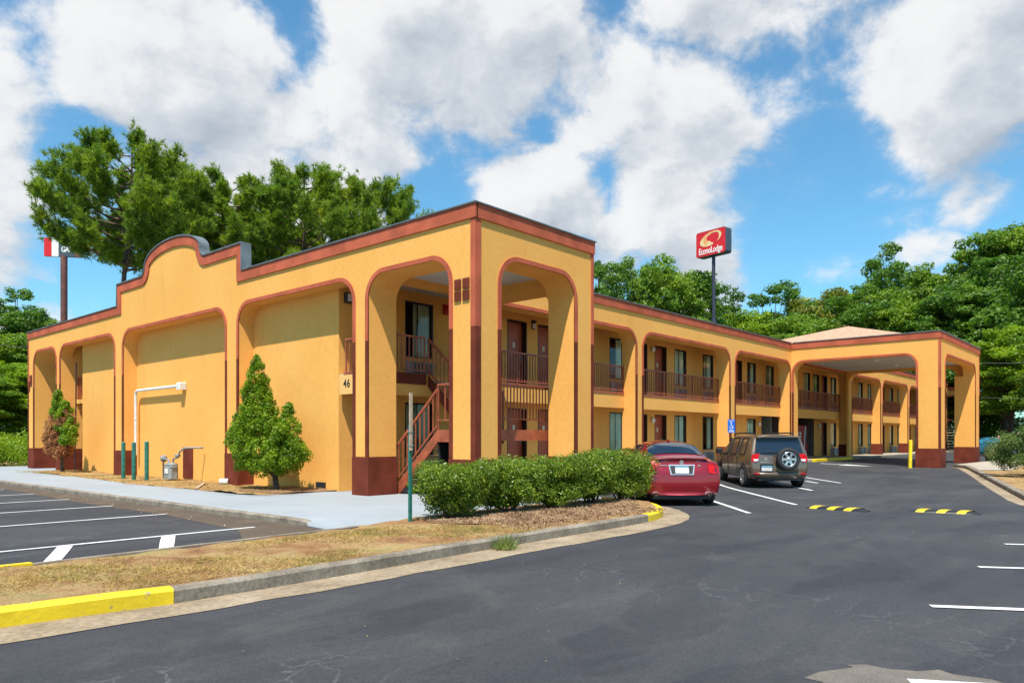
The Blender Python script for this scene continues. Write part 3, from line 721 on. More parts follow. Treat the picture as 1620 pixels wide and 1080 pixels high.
# balcony slab edges between the piers
for a, b in [(0.92,12.93)]+[(o[0],o[1]) for o in W_open[1:]]:
    mb = MB()
    if a < 1: mb.box(a, 4.40, 4.06, 4.52, 2.72, 3.30); mb.box(4.44, b, 4.52, 4.66, 2.72, 3.30)
    else: mb.box(a, b, 4.52, 4.66, 2.72, 3.30)
    mb.build('balcony_edge', 'yellow', motel)
mb = MB(); mb.box(0.52, 66, 4.661, 5.69, 3.10, 3.30); mb.build('balcony_floor', 'step', motel)
mb = MB(); mb.box(0.52, 66, 4.63, 5.69, 2.96, 3.09); mb.box(0.52, 66, 4.63, 5.69, 5.95, 5.99); mb.build('corridor_ceiling', 'ceil', motel)
mb = MB(); mb.box(0.50, 0.9, 4.40, 4.70, 2.72, 3.18); mb.build('balcony_end', 'yellow', motel)
mb = MB(); mb.box(0.93, 2.2, 4.02, 4.06, 3.02, 3.32); mb.build('stair_fascia', 'brown', motel)

# --- room wall (plane y = 5.7) with real openings
YW = 5.7
ZG = 0.42; ZU = 3.30
doorsU = [7.42, 9.08, 15.54, 17.20, 23.50, 25.14, 31.3, 32.9, 38.3, 42.0, 43.6, 50.0, 51.6, 58, 59.6]
winsU = [2.86, 5.2, 11.0, 13.66, 18.96, 21.72, 26.82, 29.3, 35.1, 36.7, 40.0, 45.9, 48.2, 54, 56.4, 62]
doorsG = [7.42, 9.08, 15.54, 17.20, 23.50, 38.25, 42.0, 43.6, 50.0, 51.6, 58, 59.6]
winsG = [2.86, 5.2, 11.0, 13.66, 18.96, 21.72, 26.82, 40.0, 45.9, 48.2, 54, 56.4, 62]
DW = 1.06; WW = 1.14
holes = [(x, x+DW, ZU+0.02, 5.66) for x in doorsU]+[(x, x+WW, 3.98, 5.66) for x in winsU]+[(x, x+DW, ZG, 2.60) for x in doorsG]+[(x, x+WW, 0.98, 2.62) for x in winsG]
holes += [(28.7,31.2,0.42,2.84), (33.3,36.9,0.42,2.86)]
xsb = sorted(set([0.75, 66.0]+[h[0] for h in holes]+[h[1] for h in holes])); zsb = sorted(set([0.0, 6.3]+[h[2] for h in holes]+[h[3] for h in holes]))
mb = MB()
for i in range(len(xsb)-1):
    z = 0
    zi = 0
    while zi < len(zsb)-1:
        cx_ = (xsb[i]+xsb[i+1])/2; zc = (zsb[zi]+zsb[zi+1])/2
        inside = any(h[0] < cx_ < h[1] and h[2] < zc < h[3] for h in holes)
        if not inside:
            zj = zi
            while zj+1 < len(zsb)-1 and not any(h[0] < cx_ < h[1] and h[2] < (zsb[zj+1]+zsb[zj+2])/2 < h[3] for h in holes): zj += 1
            mb.add([(xsb[i],YW,zsb[zi]), (xsb[i+1],YW,zsb[zi]), (xsb[i+1],YW,zsb[zj+1]), (xsb[i],YW,zsb[zj+1])], [(0,1,2,3)])
            zi = zj+1
        else: zi += 1
mb.build('room_wall', 'yellow', motel, recalc=False)
mb = MB(); mb.box(0.76, 66, 24.5, 24.7, 0, 6.3); mb.box(65.8, 66.0, 5.72, 24.5, 0, 6.3); mb.box(0.8, 65.8, 6.9, 7.0, 0, 6.3); mb.build('rear_wall', 'yellow', motel)
mb = MB(); mb.box(0.8, 65.8, 6.60, 6.62, 0, 6.25); mb.build('dark_backing', 'dark', motel)  # black sheet painting in the darkness of the rooms behind the windows
# prototypes
def sleeve(mb, w, h, d, t=0.05, mi=0):
    mb.box(0, t, 0, d, 0, h, mi); mb.box(w-t, w, 0, d, 0, h, mi); mb.box(t, w-t, 0, d, h-t, h, mi)
random.seed(5)
def door_proto(h):
    d = link('door', None, motel)
    mb = MB(); mb.cbox(0.05, DW-0.05, 0.20, 0.245, 0.01, h-0.05, 0.004)
    me = mb.build('door_leaf_tmp', 'door'); dd = me.data; bpy.data.objects.remove(me); bpy.data.objects.remove(d)
    d = link('door', dd, motel)
    mb = MB(); sleeve(mb, DW, h, 0.3); mb.build('door_frame', 'jamb', d)
    mb = MB(); mb.cbox(0.50, 0.62, 0.185, 0.199, 1.42, 1.60, 0.003); mb.build('number_plate', 'cream', d)
    mb = MB(); mb.tube([(0.92,0.20,1.0), (0.92,0.14,1.0), (0.84,0.14,1.0)], 0.014, 6); mb.cbox(0.885, 0.955, 0.188, 0.199, 0.93, 1.16, 0.003); mb.build('door_handle', 'metal', d)
    return d
dU = door_proto(2.34); dG = door_proto(2.18)
def win_proto(h, kind):
    mb = MB(); sleeve(mb, WW, h, 0.14, 0.045); mb.box(0.045, WW-0.045, 0, 0.14, 0, 0.045)
    w = mb.build('window', 'jamb', motel)
    mb = MB(); mb.add([(0.045,0.078,0.045),(WW-0.045,0.078,0.045),(WW-0.045,0.078,h-0.045),(0.045,0.078,h-0.045)], [(0,1,2,3)]); mb.build('pane', 'glass', w, recalc=False)
    mb = MB(); mb.box(WW*0.5-0.018, WW*0.5+0.018, 0.085, 0.10, 0.045, h-0.045); mb.build('sash', 'jamb', w)
    # wavy curtain
    def curt(x0, x1):
        mb = MB(); k = 30; vs = []
        for i in range(k+1):
            x = x0+(x1-x0)*i/k; y = 0.125+0.02*math.sin(i*1.35)+0.01*math.sin(i*0.5)
            vs += [(x,y,0.0), (x*0.98+0.01,y,h)]
        mb.add(vs, [(2*i,2*i+2,2*i+3,2*i+1) for i in range(k)], 0, True); mb.build('curtain', 'curtain', w, recalc=False)
    if kind == 0: curt(0.42, WW-0.04)
    elif kind == 1: curt(0.04, WW-0.04)
    else: curt(0.62, WW-0.04)
    return w
wU = [win_proto(1.68, k) for k in (0,1,2)]; wG = [win_proto(1.64, k) for k in (0,1,2)]
def ac_proto(deep):
    mb = MB(); mb.cbox(0, 1.10, -deep, 0.0, 0, 0.44, 0.012); a = mb.build('air_conditioner', 'acgrey', motel)
    mb = MB()
    for k in range(7): mb.box(0.28, 1.04, -deep-0.006, -deep+0.002, 0.05+k*0.052, 0.078+k*0.052)
    mb.build('vent_slots', 'acslot', a); return a
acp = ac_proto(0.06); acb = ac_proto(0.28)
used = set()
def place(p, x, z, y=YW):
    if id(p) not in used:
        used.add(id(p)); p.location = (x,y,z); return p
    c = p.copy(); COL.objects.link(c); c.location = (x,y,z)
    for k in p.children:
        q = k.copy(); COL.objects.link(q); q.parent = c
    return c
for x in doorsU: place(dU, x, ZU+0.02)
for x in doorsG: place(dG, x, ZG)
for i, x in enumerate(winsU): place(wU[(0,2,1,2,1,0,2,0,1)[i % 9]], x, 3.98); place(acp, x+0.02, 3.42)
for i, x in enumerate(winsG): place(wG[(1,1,0,1,1,2)[i % 6]], x, 0.98); place(acp if x < 30 else acb, x+0.02, 0.46)
# open recesses on the ground floor
mb = MB()
for a, b, h in ((28.7,31.2,2.84), (33.3,36.9,2.86)):
    mb.add([(a,YW,0.42),(a,6.58,0.42),(a,6.58,h),(a,YW,h)], [(0,1,2,3)]); mb.add([(b,YW,0.42),(b,6.58,0.42),(b,6.58,h),(b,YW,h)], [(0,1,2,3)])
    mb.add([(a,YW,h),(b,YW,h),(b,6.58,h),(a,6.58,h)], [(0,1,2,3)])
mb.build('recess_lining', 'bin', motel, recalc=False)
mb = MB(); mb.box(29.9, 30.08, YW-0.02, 6.4, 0.42, 2.84); mb.box(28.7, 29.9, YW+0.05, YW+0.1, 0.42, 1.35); mb.build('recess_screen', 'grey', motel)
# wall lamps
def lamp(x, z, y=YW-0.001):
    mb = MB(); mb.cbox(x-0.09, x+0.09, y-0.10, y, z-0.02, z+0.09, 0.01); mb.box(x-0.09, x+0.09, y-0.03, y, z-0.22, z-0.02); o = mb.build('wall_lamp', 'black', motel)
    mb = MB(); mb.cbox(x-0.07, x+0.07, y-0.09, y-0.031, z-0.20, z-0.021, 0.01); mb.build('lamp_glass', 'clearlens', o)
def globe(x, z, y=YW-0.001):
    mb = MB(); prof = [(0.0,-0.12), (0.05,-0.11), (0.085,-0.06), (0.095,0.0), (0.085,0.05), (0.06,0.08)]
    mb.lathe(prof, 12, fn=lambda a,b,h: (x+a, y-0.1+b*0.9, z+h*1.2)); o = mb.build('wall_lamp', 'signwhite', motel)
    mb = MB(); mb.box(x-0.03, x+0.03, y-0.08, y, z+0.08, z+0.12); mb.build('lamp_bracket', 'metal', o)
lamp(8.80, 5.66)
for x in (16.92, 33.0, 41.6, 49.6): globe(x, 5.45)
for x in (16.92, 28.2, 37.6, 41.6, 49.6): globe(x, 2.35)
mb = MB(); mb.cbox(4.40, 4.60, YW-0.09, YW-0.001, 5.42, 5.74, 0.01); mb.build('alarm_box', 'vendred', motel)
# lamp and number board on the end of the corridor
mb = MB(); mb.cbox(0.66, 0.86, YW-0.16, YW-0.001, 5.28, 5.56, 0.012); o = mb.build('wall_lamp', 'black', motel)
mb = MB(); mb.cbox(0.69, 0.83, YW-0.175, YW-0.161, 5.31, 5.52, 0.005); mb.build('lamp_glass', 'clearlens', o)
mb = MB(); mb.cbox(0.44, 0.52, 4.71, 5.60, 2.74, 3.26, 0.006); nb = mb.build('number_board', 'signyel', motel)
text_obj('board_digits', '46', 0.31, 'black', nb, Matrix.Translation((0.436,5.25,3.02)) @ Matrix(((0,0,-1,0),(-1,0,0,0),(0,1,0,0),(0,0,0,1))), 0.004, 1.1, 0.9, 0.003)

# --- railings
def railing(pts, name='balcony_railing', h=1.02, sp=0.135, z0=0.10, posts=True, par=motel, mtl='rail', br=0.013):
    mb = MB()
    for a, b in zip(pts[:-1], pts[1:]):
        A = Vector(a); B = Vector(b); up = Vector((0,0,1))
        mb.bar(A+up*h, B+up*h, 0.06, 0.055); mb.bar(A+up*z0, B+up*z0, 0.035, 0.035)
        l = math.hypot(B.x-A.x, B.y-A.y); k = max(1, int(l/sp))
        for i in range(1, k):
            p = A+(B-A)*i/k; mb.box(p.x-br, p.x+br, p.y-br, p.y+br, p.z+z0+0.012, p.z+h-0.02)
        m = max(1, int(l/1.9))
        if posts:
            for i in range(0, m+1):
                p = A+(B-A)*i/m; mb.box(p.x-0.02, p.x+0.02, p.y-0.02, p.y+0.02, p.z, p.z+h-0.022)
    return mb.build(name, mtl, par)
for a, b in [(4.5,12.93)]+[(o[0],o[1]) for o in W_open[1:]]:
    r_ = railing([(a+0.03,4.55,3.30), (b-0.03,4.55,3.30)])
    mb = MB(); mb.box(a+0.02, b-0.02, 4.505, 4.519, 3.23, 3.33); mb.build('rail_footing', 'rail', r_)
railing([(0.95,4.08,3.30), (2.18,4.08,3.30)]); railing([(3.55,4.08,3.30), (4.40,4.08,3.30)])
railing([(0.50,4.72,3.22), (0.50,5.36,3.22)], h=1.0); 
mb = MB(); mb.box(0.44,0.58,4.72,5.40,3.265,3.34); mb.build('rail_footing','rail',motel)
# rear corridor seen through the far left bays
mb = MB(); mb.box(0.5, 66, 25.5, 25.65, 2.72, 3.3); mb.box(0.5, 66, 24.7, 25.5, 3.1, 3.28); mb.build('balcony_edge', 'yellow', motel)
railing([(0.7,24.75,3.3), (0.7,25.85,3.3)], h=1.0); mb = MB(); mb.box(0.62,0.78,24.72,25.9,3.1,3.32); mb.build('rail_footing','rail',motel)

# --- staircase in the tower
stair = link('staircase', None, motel); bpy.data.objects.remove(stair)
XS0, XS1 = 1.02, 2.16; Y0, Y1 = 4.12, 2.30; ZL = 1.76
mb = MB()
def stringer(mb, x, ya, za, yb, zb, t=0.05, dep=0.30):
    mb.prism([(ya,za-0.02),(yb,zb-0.02),(yb,zb-dep-0.03),(ya,za-dep-0.06)], lambda a,b,d: (d,a,b), x-t/2, x+t/2)
stringer(mb, XS0, Y0, 0.12, Y1, ZL); stringer(mb, XS1, Y0, 0.12, Y1, ZL)
mb.box(0.97, 4.0, 0.93, 0.98, ZL-0.27, ZL+0.005); mb.box(0.995, 1.045, 0.98, Y1, ZL-0.30, ZL-0.003); mb.box(3.95, 4.0, 0.98, 2.3, ZL-0.27, ZL)
stair = mb.build('staircase', 'rail', motel)
mb = MB()
stringer(mb, 2.30, Y1, ZL, 4.05, 3.30); stringer(mb, 3.45, Y1, ZL, 4.05, 3.30); mb.build('upper_stringer', 'brown', stair)
mb = MB(); mb.box(1.045, 3.95, 0.98, 2.28, ZL-0.05, ZL); mb.build('landing_floor', 'step', stair)
mb = MB()
for k in range(9):
    t = (k+0.5)/9; y = Y0+(Y1-Y0)*t; z = 0.12+(ZL-0.12)*(k+1)/10; mb.box(XS0+0.03, XS1-0.03, y-0.13, y+0.13, z-0.04, z)
for k in range(8):
    t = (k+0.5)/8; y = Y1+(4.05-Y1)*t; z = ZL+(3.3-ZL)*(k+1)/9; mb.box(2.33, 3.42, y-0.13, y+0.13, z-0.04, z)
mb.build('treads', 'step', stair)
railing([(XS0,Y0-0.02,0.14), (XS0,Y1,ZL+0.02)], 'stair_railing', 0.98, 0.15, 0.10, par=stair)
railing([(XS0,Y1-0.02,ZL), (XS0,1.0,ZL)], 'landing_railing', 1.12, 0.22, 0.24, par=stair)
railing([(0.99,0.955,ZL), (4.0,0.955,ZL)], 'landing_railing', 1.10, 0.125, 0.27, par=stair)
railing([(2.30,Y1,ZL), (2.30,4.05,3.30)], 'stair_railing', 1.0, 0.15, 0.10, par=stair, mtl='rail')
railing([(3.45,Y1,ZL), (3.45,4.05,3.30)], 'stair_railing', 1.0, 0.15, 0.10, par=stair, mtl='rail')
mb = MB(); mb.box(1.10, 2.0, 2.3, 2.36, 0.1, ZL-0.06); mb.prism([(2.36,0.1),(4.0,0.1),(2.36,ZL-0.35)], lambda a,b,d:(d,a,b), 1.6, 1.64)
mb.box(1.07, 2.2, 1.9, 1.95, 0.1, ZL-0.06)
mb.build('stair_shade_panel', 'dark', stair)  # black panels added to paint the shade under the stair
mb = MB(); mb.box(0.975, 0.99, Y0-0.3, Y0+0.03, 0.75, 1.1); mb.build('notice_box', 'white', stair)

# --- canopy
CX0, CX1, CY0, CY1 = 28.6, 38.4, -3.13, 4.0
cw = comb(FY, CY0, 3.996, [(3.996,ZT), (CY0,ZT)], [(-2.10,3.86)], CX0, CX0+0.6, zb=0.05, r=0.55); cw.build('canopy_wall', 'yellow', motel)
cw = comb(FY, CY0, 3.996, [(3.996,ZT), (CY0,ZT)], [(-2.10,3.86)], CX1-0.6, CX1, zb=0.05, r=0.55); cw.build('canopy_wall', 'yellow', motel)
cw = comb(FX, CX0+0.602, CX1-0.602, [(CX1-0.602,ZT), (CX0+0.602,ZT)], [(29.72,37.28)], CY0, CY0+0.6, zb=0.05, r=0.55); cw.build('canopy_wall', 'yellow', motel)
mb = MB(); mb.box(29.2, 29.72, CY0+0.6, -2.1, 0.05, 5.09); mb.box(37.28, 37.8, CY0+0.6, -2.1, 0.05, 5.09); mb.build('canopy_pier', 'yellow', motel)
arch_trim(FY, (-2.10,3.86), CX0, -1, wtr=0.10, r=0.55, zb=1.07, sides=(True, True))
arch_trim(FX, (29.72,37.28), CY0, -1, wtr=0.10, r=0.55, zb=1.07)
band(FY, [(CY0-0.045,ZT), (3.95,ZT)], CX0, -1, BAND); band(FX, [(CX0,ZT), (CX1+0.045,ZT)], CY0, -1, BAND)
capstrip(FY, [(CY0-0.07,ZT+0.002), (3.9,ZT+0.002)], CX0, -1, 0.04, 0.3); capstrip(FX, [(CX0,ZT+0.002), (CX1+0.07,ZT+0.002)], CY0, -1, 0.04, 0.3)
for z0, z1, mt, e in ((1.07,SPL,'brown',0.018), (SPL,ZT-BAND,'salmon',0.021)):
    mb = MB(); mb.box(CX0-e, CX0+0.19, CY0-e, CY0-0.0005, z0, z1); mb.box(CX0-e, CX0-0.0005, CY0-0.0004, CY0+0.06, z0, z1); mb.build('corner_strip', mt, motel)
    mb = MB(); mb.box(CX1-0.12, CX1+e, CY0-e, CY0-0.0005, z0, z1); mb.build('corner_strip', mt, motel)
for x0, x1 in ((CX0-0.03,29.75), (37.25,CX1+0.03)):
    mb = MB(); mb.box(x0, x1, CY0-0.03, -2.07, 0.0, 1.06); mb.build('pier_base', 'brown', motel)
mb = MB(); mb.box(CX0+0.6, CX1-0.6, CY0+0.6, 3.99, 5.78, 5.84); mb.build('canopy_ceiling', 'ceil', motel)
for x, y in ((31.5,0.5), (35.3,0.5)):
    mb = MB(); mb.lathe([(0.0,5.70), (0.12,5.71), (0.16,5.74), (0.17,5.779)], 16, fn=lambda a,b,h: (x+a,y+b,h)); mb.build('ceiling_lamp', 'signwhite', motel)
# hip roof
mb = MB(); hz = 6.42; A = (28.75,-2.9,hz); B = (38.3,-2.9,hz); C_ = (38.3,9.2,hz); D_ = (28.75,9.2,hz); AP = (34.9,3.0,8.22)
mb.add([A,B,C_,D_,AP], [(0,1,4),(1,2,4),(2,3,4),(3,0,4)]); mb.build('hip_roof', 'shingle', motel)
mb = MB(); mb.box(25.2, 28.4, 4.9, 7.2, 6.38, 6.78); mb.box(24.9,28.7,4.7,7.4,6.78,6.84); mb.build('roof_hatch', 'cap', motel)
mb = MB(); mb.tube([(20.5,9,6.38),(20.5,9,7.2)], 0.05, 8); mb.build('roof_vent', 'cap', motel)

# --- far end pavilion with its stair
mb = MB()
cw = comb(FY, 2.9, 9.6, [(9.6,6.55), (2.9,6.55)], [(3.85,8.9)], 71.4, 72.0, zb=0.1, r=0.5, ); cw.build('pavilion_wall', 'yellow', motel)
band(FY, [(2.86,6.55), (9.6,6.55)], 71.4, -1, 0.34); arch_trim(FY, (3.85,8.9), 71.4, -1, wtr=0.12, r=0.5)
mb = MB(); mb.box(66.4, 72, 9.6, 10.1, 0.1, 6.5); mb.build('pavilion_wall', 'yellow', motel)
fs_ = MB()
for k in range(9): fs_.box(69.6+k*0.30, 69.95+k*0.30, 3.3, 6.2, 0.45+k*0.27, 0.52+k*0.27)
o = fs_.build('far_stair', 'step', motel)
mb = MB(); mb.prism([(69.5,0.2),(72.4,2.75),(72.4,2.35),(69.9,0.15)], FX, 6.2, 6.3); mb.box(69.5,69.6,4.2,7.6,3.2,3.4); mb.build('far_stringer', 'brown', o)

# --- fittings on the left facade
mb = MB(); mb.tube([(0.33,18.62,0.9), (0.33,18.62,3.2), (0.33,18.58,3.33), (0.33,18.45,3.38), (0.33,15.1,3.40), (0.33,14.95,3.40)], 0.055, 10)
mb.tube([(0.33,18.62,2.28), (0.33,18.62,2.34)], 0.07, 10)
o = mb.build('vent_pipe', 'white', motel)
mb = MB(); mb.cbox(0.24, 0.50, 14.72, 14.98, 3.27, 3.52, 0.02); mb.build('pipe_box', 'white', o)
mb = MB(); mb.cbox(0.455, 0.4995, 14.22, 14.92, 0.14, 1.24, 0.008); mb.build('meter_door', 'brown', motel)
mb = MB(); mb.box(0.47, 0.499, 6.3, 6.75, 0.16, 0.32); mb.build('foundation_vent', 'black', motel)
mb = MB(); mb.tube([(0.3,25.0,1.2),(0.3,25.0,0.12)], 0.03, 6); mb.tube([(0.3,24.95,1.2),(0.3,24.85,4.9)], 0.03, 6); mb.build('downpipe', 'jamb', motel)

# ------------------------------------------------------------------ small things
def post(name, x, y, z0, z1, r, mtl, label, cat, group=None, cap=True, lean=0):
    mb = MB(); mb.tube([(0,0,-0.05), (lean,0,z1-z0-0.03)], r, 12); mb.tube([(lean,0,z1-z0-0.03),(lean,0,z1-z0)], [r,r*0.55], 12)
    o = mb.build(name, mtl, None, loc=(x,y,z0)); return tag(o, label, cat, group)
g_ = 'green pipe bollards guarding the gas meter'
post('bollard', -0.84, 16.76, 0.08, 1.42, 0.068, 'green', 'green pipe bollard farthest left of the three beside the gas meter', 'bollard', g_)
post('bollard', -0.93, 15.63, 0.08, 1.42, 0.068, 'green', 'green pipe bollard in the middle of the three, in front of the white vent pipe', 'bollard', g_)
post('bollard', -0.80, 14.90, 0.08, 1.45, 0.068, 'green', 'green pipe bollard nearest the gas meter, rightmost of the three', 'bollard', g_)
b_ = post('bollard', 27.7, -2.05, gz(27.7,-2), 1.34+gz(27.7,-2), 0.085, 'yellowpaint', 'slightly leaning bright yellow bollard beside the canopy pier', 'bollard', None, lean=0.10)
# gas meter
gm = thing('gas_meter', (-0.1,14.6,0.1), 0, 'grey gas meter with regulator and pipework standing by the yellow wall', 'gas meter')
mb = MB(); mb.cbox(-0.16, 0.16, -0.24, 0.24, 0.05, 0.50, 0.07); mb.cbox(-0.13, 0.13, -0.28, 0.28, 0.44, 0.60, 0.05); mb.build('meter_body', 'grey', gm)
mb = MB(); mb.cbox(-0.175, -0.161, -0.12, 0.12, 0.24, 0.40, 0.004); mb.build('meter_face', 'white', gm)
mb = MB(); mb.tube([(0,0.16,0.58), (0,0.16,0.70), (0,0.5,0.72), (0,0.62,0.72), (0,0.62,0.0)], 0.03, 8); mb.tube([(0,-0.16,0.58), (0,-0.16,0.74), (0,-0.55,0.80), (0,-0.62,0.98), (0.05,-0.9,1.12), (0.1,-1.3,1.13), (0.5,-1.3,1.13)], 0.032, 8)
mb.build('meter_pipe', 'grey', gm)
mb = MB(); mb.lathe([(0.0,-0.06),(0.09,-0.055),(0.13,0),(0.09,0.055),(0,0.06)], 14, fn=lambda a,b,h: (a,0.58+h,0.74+b)); mb.lathe([(0,-0.05),(0.08,-0.04),(0.10,0),(0.08,0.04),(0,0.05)], 14, fn=lambda a,b,h: (a,-0.5+b,0.86+h)); mb.build('regulator', 'grey', gm)
# white drain pipe end
mb = MB(); mb.tube([(-0.20,10.95,0.2), (-0.03,10.75,0.2)], 0.09, 14, cap=False); mb.tube([(-0.19,10.94,0.2), (-0.03,10.75,0.2)], 0.07, 14, cap=True); tag(mb.build('drain_pipe', ['white']), 'short white plastic drain pipe end at the foot of a brown pier base', 'pipe')
mb = MB(); mb.bar((-1.75,9.3,0.13), (-0.5,11.4,0.14), 0.08, 0.03); tag(mb.build('wooden_board', 'wood'), 'thin pale board lying on dry ground left of the drain pipe', 'board')
# sign post with stake
sp = thing('sign_post', (-3.12,-1.47,0.06), 0, 'bare green steel post with a weathered wood stake tied to its top', 'post')
mb = MB(); mb.box(-0.028, 0.028, -0.006, 0.006, -0.1, 1.72); mb.box(-0.028, -0.020, 0.006, 0.035, -0.1, 1.72); mb.box(0.020, 0.028, 0.006, 0.035, -0.1, 1.72); mb.build('steel_post', 'green', sp)
mb = MB(); mb.box(-0.045, 0.01, -0.04, -0.008, 1.28, 2.28); mb.build('wood_stake', 'wood', sp)
mb = MB(); mb.tube([(-0.05,-0.045,1.36),(0.035,-0.045,1.36),(0.035,0.04,1.36),(-0.05,0.04,1.36),(-0.05,-0.045,1.36)], 0.006, 5); mb.tube([(-0.05,-0.045,1.60),(0.035,-0.045,1.60),(0.035,0.04,1.60),(-0.05,0.04,1.60),(-0.05,-0.045,1.60)], 0.006, 5); mb.build('wire_tie', 'metal', sp)
# accessible parking sign
hs = thing('parking_sign', (19.0,2.95,gz(19,2.9)), rad(-48.6), 'small blue wheelchair parking sign on a brown post by the arcade pier', 'sign')
mb = MB(); mb.box(-0.02, 0.02, 0.0, 0.035, -0.05, 2.15); mb.build('steel_post', 'brown', hs)
mb = MB(); mb.cbox(-0.16, 0.16, -0.012, -0.002, 1.55, 2.13, 0.004); pl = mb.build('sign_plate', 'blue', hs)
mb = MB(); mb.lathe([(0.0,0),(0.028,0)], 12, fn=lambda a,b,h: (-0.01+a,-0.015,1.985+b)); mb.box(-0.02,0.004,-0.016,-0.013,1.84,1.95); mb.box(-0.02,0.06,-0.016,-0.013,1.835,1.86); mb.box(0.045,0.065,-0.016,-0.013,1.76,1.85)
for k in range(10):
    t0 = PI*0.85+k*0.36; t1 = t0+0.36; mb.add([(0.0+r*math.cos(t)*1.0,-0.0155,1.80+r*math.sin(t)) for t in (t0,t1) for r in (0.065,0.083)], [(0,1,3,2)])
mb.box(-0.12,0.12,-0.016,-0.013,1.59,1.615); mb.box(-0.10,0.10,-0.016,-0.013,1.64,1.66); mb.box(-0.11,0.11,-0.016,-0.013,2.06,2.08)
mb.build('wheelchair_symbol', 'signwhite', pl, recalc=False)
# speed humps
def hump(x, y, rz, label):
    L_ = 1.28; prof = [(-0.17,0.0), (-0.155,0.022), (-0.11,0.048), (-0.05,0.062), (0.05,0.062), (0.11,0.048), (0.155,0.022), (0.17,0.0)]
    h = thing('speed_hump', (x,y,gz(x,y)+0.002), rz, label, 'speed hump', 'striped rubber speed humps')
    def slab(mb, u0, u1, skew, lift):
        vs = []; nn = 6
        for i in range(nn+1):
            for (w, z) in prof:
                u = u0+(u1-u0)*i/nn + skew*w
                u = max(-L_/2, min(L_/2, u)); e = min(1.0, (L_/2-abs(u))/0.05+0.25)
                vs.append((u, w, z*e+lift))
        k = len(prof); fs = []
        for i in range(nn):
            for j in range(k-1): a = i*k+j; fs.append((a, a+1, a+k+1, a+k))
        mb.add(vs, fs, 0, True)
    mb = MB(); slab(mb, -L_/2, L_/2, 0, 0); mb.box(-L_/2, L_/2, -0.165, 0.165, -0.03, 0.004); mb.build('rubber_base', 'black', h)
    for c0 in (-0.36, 0.02, 0.38):
        mb = MB(); slab(mb, c0-0.075, c0+0.085, 0.65, 0.003); mb.build('yellow_stripe', 'humpyel', h)
    return h
hump(5.15, -5.95, rad(-95), 'black and yellow striped speed hump nearer the parked cars')
hump(5.95, -7.86, rad(-80), 'black and yellow striped speed hump on the right, farther from the cars')
# vending machine
vm = thing('vending_machine', (35.35,6.0,0.42), rad(-28), 'red drinks vending machine standing in the dark ground-floor recess', 'vending machine')
mb = MB(); mb.cbox(-0.55, 0.55, -0.02, 0.45, 0, 1.95, 0.03); mb.build('cabinet', 'vendred', vm)
mb = MB(); mb.cbox(-0.50, 0.20, -0.035, -0.021, 0.25, 1.88, 0.01); fp = mb.build('front_panel', 'vendred', vm)
mb = MB()
for i in range(3):
    for j in range(3): mb.box(-0.42+i*0.17, -0.31+i*0.17, -0.042, -0.036, 0.98+j*0.20, 1.12+j*0.20)
mb.build('drink_labels', 'signwhite', fp)
mb = MB(); mb.add([(0.22,-0.036,0.1),(0.30,-0.036,0.1),(0.34,-0.036,1.0),(0.42,-0.036,1.85),(0.33,-0.036,1.85),(0.27,-0.036,1.0)], [(0,1,2,5),(5,2,3,4)]); mb.build('wave_stripe', 'clearlens', fp)
mb = MB(); mb.box(0.38,0.50,-0.03,-0.021,0.9,1.8); mb.build('coin_panel', 'black', vm)
mb = MB(); mb.box(-0.42,-0.10,-0.045,-0.036,0.72,0.84); mb.build('price_label', 'yellowpaint', fp)
# litter bin by the right verge
tb = thing('litter_bin', (40.2,-3.45,gz(40,-3)), 0, 'brown round litter bin with pale lid beside the far canopy pier', 'litter bin')
mb = MB(); mb.lathe([(0.0,0),(0.30,0),(0.34,0.75),(0.0,0.75)], 18); mb.build('bin_body', 'bin', tb)
mb = MB(); mb.lathe([(0.36,0.752),(0.36,0.83),(0.26,0.93),(0.0,0.95)], 18); mb.build('bin_lid', 'cap', tb)
# tall lodge sign
sg = thing('pylon_sign', (63.0,25.5,0), math.atan2(-0.191,0.98)+0.0, 'tall pole sign with red lodge cabinet and pale swoosh above the roof', 'sign')
mb = MB(); mb.tube([(0,0,0), (0,0,14.4)], 0.29, 12); mb.tube([(0,0,14.4), (0,0,21.7)], 0.19, 12); mb.build('pole', 'signpole', sg)
def rrect(w, h, r, n=5):
    p = []
    for cx_, cy_, t0 in ((w/2-r,h/2-r,0), (-w/2+r,h/2-r,PI/2), (-w/2+r,-h/2+r,PI), (w/2-r,-h/2+r,1.5*PI)):
        for k in range(n+1): t = t0+PI/2*k/n; p.append((cx_+r*math.cos(t), cy_+r*math.sin(t)))
    return p
SZ = 22.55
fnS = lambda a,b,d: (d, -a, SZ+b)
mb = MB(); mb.prism(rrect(3.86,2.72,0.26), fnS, -0.5, 0.5); cab = mb.build('cabinet', 'signgrey', sg)
mb = MB(); mb.prism(rrect(3.78,2.64,0.24), fnS, -0.53, -0.501); fc = mb.build('sign_face', 'signred', sg)
